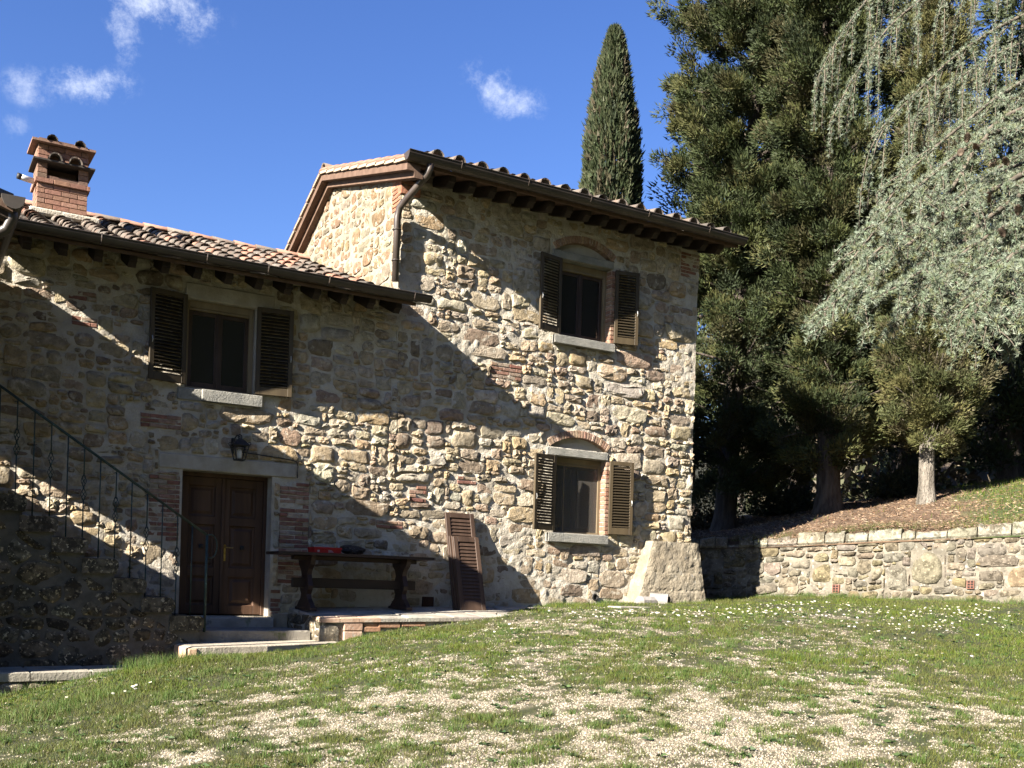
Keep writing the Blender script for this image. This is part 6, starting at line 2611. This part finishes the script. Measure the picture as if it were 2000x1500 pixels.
# gravel
parts = []
for (n, a, b, sz) in ((190000, 6.0, 10.0, .0080), (100000, 10.0, 15.0, .0105), (50000, 15.0, 21.0, .011)):
    x, y = lawn_points(n, a, b)
    g = gravel_amount(x, y)
    keep = G.uniform(0, 1, len(x)) < g * .95 + .02
    x, y = x[keep], y[keep]
    n_ = len(x)
    z = ground_z(x, y)
    c = np.stack([x, y, z], 1)
    r = sz * G.uniform(.5, 1.6, n_)
    a_ = G.uniform(0, 6.283, n_)
    V = []
    for j in range(3):
        an = a_ + j * 2.094 + G.uniform(-.4, .4, n_)
        V.append(c + np.stack([np.cos(an) * r * 1.2, np.sin(an) * r, -r * .3], 1))
    V.append(c + np.stack([G.uniform(-.4, .4, n_) * r, G.uniform(-.4, .4, n_) * r, r * G.uniform(.5, 1.0, n_)], 1))
    V = np.stack(V, 1).reshape(-1, 3)
    i0 = np.arange(n_) * 4
    F = np.concatenate([np.stack([i0 + j, i0 + (j + 1) % 3, i0 + 3], 1) for j in range(3)])
    T = np.repeat(tone_mix(n_, [(.30, .265, .195), (.34, .30, .23), (.23, .195, .14), (.40, .36, .285), (.27, .225, .16), (.16, .135, .095)], None, .22), 4, 0)
    parts.append((V, F, T))
V, F, T = merge(parts)
m_grav = leaf_mat('limestone_chips', 0.0, .9)
o = np_mesh('gravel', V, F, m_grav, T, kind='stuff')
tag(o, 'pale limestone gravel showing through the lawn', 'gravel')
print('gravel tris', len(F))

# daisies: a white disc of petals and a yellow heart each
DZ = [(12.9, -4.0, 1.3, .5, 60), (11.4, -3.4, 1.2, .45, 60), (13.6, -5.0, 1.1, .5, 55), (10.2, -2.9, 1.0, .4, 60), (9.2, -2.4, .7, .35, 26), (14.8, -4.6, 1.0, .6, 40), (12.2, -5.6, 1.3, .5, 45), (8.3, -2.8, .5, .3, 16),
      (13.2, -2.4, .9, .4, 30), (7.4, -3.3, .4, .3, 8), (15.3, -6.4, 1.0, .5, 20), (11, -7, 2, 1, 10), (2.0, -4.2, .18, .08, 9), (4.5, -5.2, .2, .1, 5), (5.2, -6.6, .25, .12, 3)]
DX, DY_ = [], []
for (a, b, r1, r2, m) in DZ:
    q = G.normal(size=(m, 2))
    DX.append(a + q[:, 0] * r1 * .7 + q[:, 1] * .2)
    DY_.append(b + q[:, 1] * r2 * .7 - q[:, 0] * r1 * .15)
x, y = np.concatenate(DX), np.concatenate(DY_)
n_ = len(x)
c = np.stack([x, y, ground_z(x, y) + G.uniform(.035, .075, n_)], 1)
nrm = unit(np.stack([G.uniform(-.5, .1, n_), G.uniform(-.7, .1, n_), np.full(n_, 1.0)], 1))
e1 = unit(np.cross(nrm, np.array([0, 1.0, 0])))
e2 = np.cross(nrm, e1)
parts = []
r = G.uniform(.013, .021, n_)
ring = []
for j in range(12):
    an = j * 2 * math.pi / 12
    k = r * (1.0 if j % 2 else .8)
    ring.append(c + e1 * (np.cos(an) * k)[:, None] + e2 * (np.sin(an) * k)[:, None] + nrm * (.002 * (j % 2)))
V = np.stack(ring + [c - nrm * .003], 1).reshape(-1, 3)
i0 = np.arange(n_) * 13
F = np.concatenate([np.stack([i0 + j, i0 + (j + 1) % 12, i0 + 12], 1) for j in range(12)])
parts.append((V, F, np.tile(np.array([.60, .60, .58]), (len(V), 1))))
hr = [c + nrm * .004 + e1 * (np.cos(j * 1.0472) * .006) + e2 * (np.sin(j * 1.0472) * .006) for j in range(6)]
V = np.stack(hr + [c + nrm * .008], 1).reshape(-1, 3)
i0 = np.arange(n_) * 7
F = np.concatenate([np.stack([i0 + j, i0 + (j + 1) % 6, i0 + 6], 1) for j in range(6)])
parts.append((V, F, np.tile(np.array([.62, .42, .04]), (len(V), 1))))
st = np.stack([c - e1 * .0012, c + e1 * .0012, np.stack([x, y, ground_z(x, y)], 1)], 1).reshape(-1, 3)
parts.append((st, np.arange(len(st)).reshape(-1, 3), np.tile(np.array([.07, .11, .03]), (len(st), 1))))
V, F, T = merge(parts)
o = np_mesh('daisy_flowers', V, F, m_grass, T, kind='stuff')
tag(o, 'drift of white daisies dotted over the upper lawn', 'flowers')

# needle litter, twigs and crumbs of bark on the bank
n = 30000
s = G.uniform(.6, WS[-1] - 2, n)
t = G.uniform(0, 1, n) ** 1.6 * 8 + .01
bx, by = wall_xy(s)
x, y = bx + .80 * t, by + .60 * t
P = np.stack([x, y, bank_z(x, y) + .006], 1)
D = np.stack([G.normal(size=n), G.normal(size=n), G.uniform(-.02, .30, n)], 1)
V, F, T = leaves(P, D, .085, .014, tone_mix(n, [(.17, .105, .062), (.12, .075, .045), (.24, .16, .10), (.09, .06, .04), (.30, .23, .16)], None, .25))
o = np_mesh('needle_litter', V, F, m_leaf, T, kind='stuff')
tag(o, 'brown needle mulch spread over the bank', 'mulch')
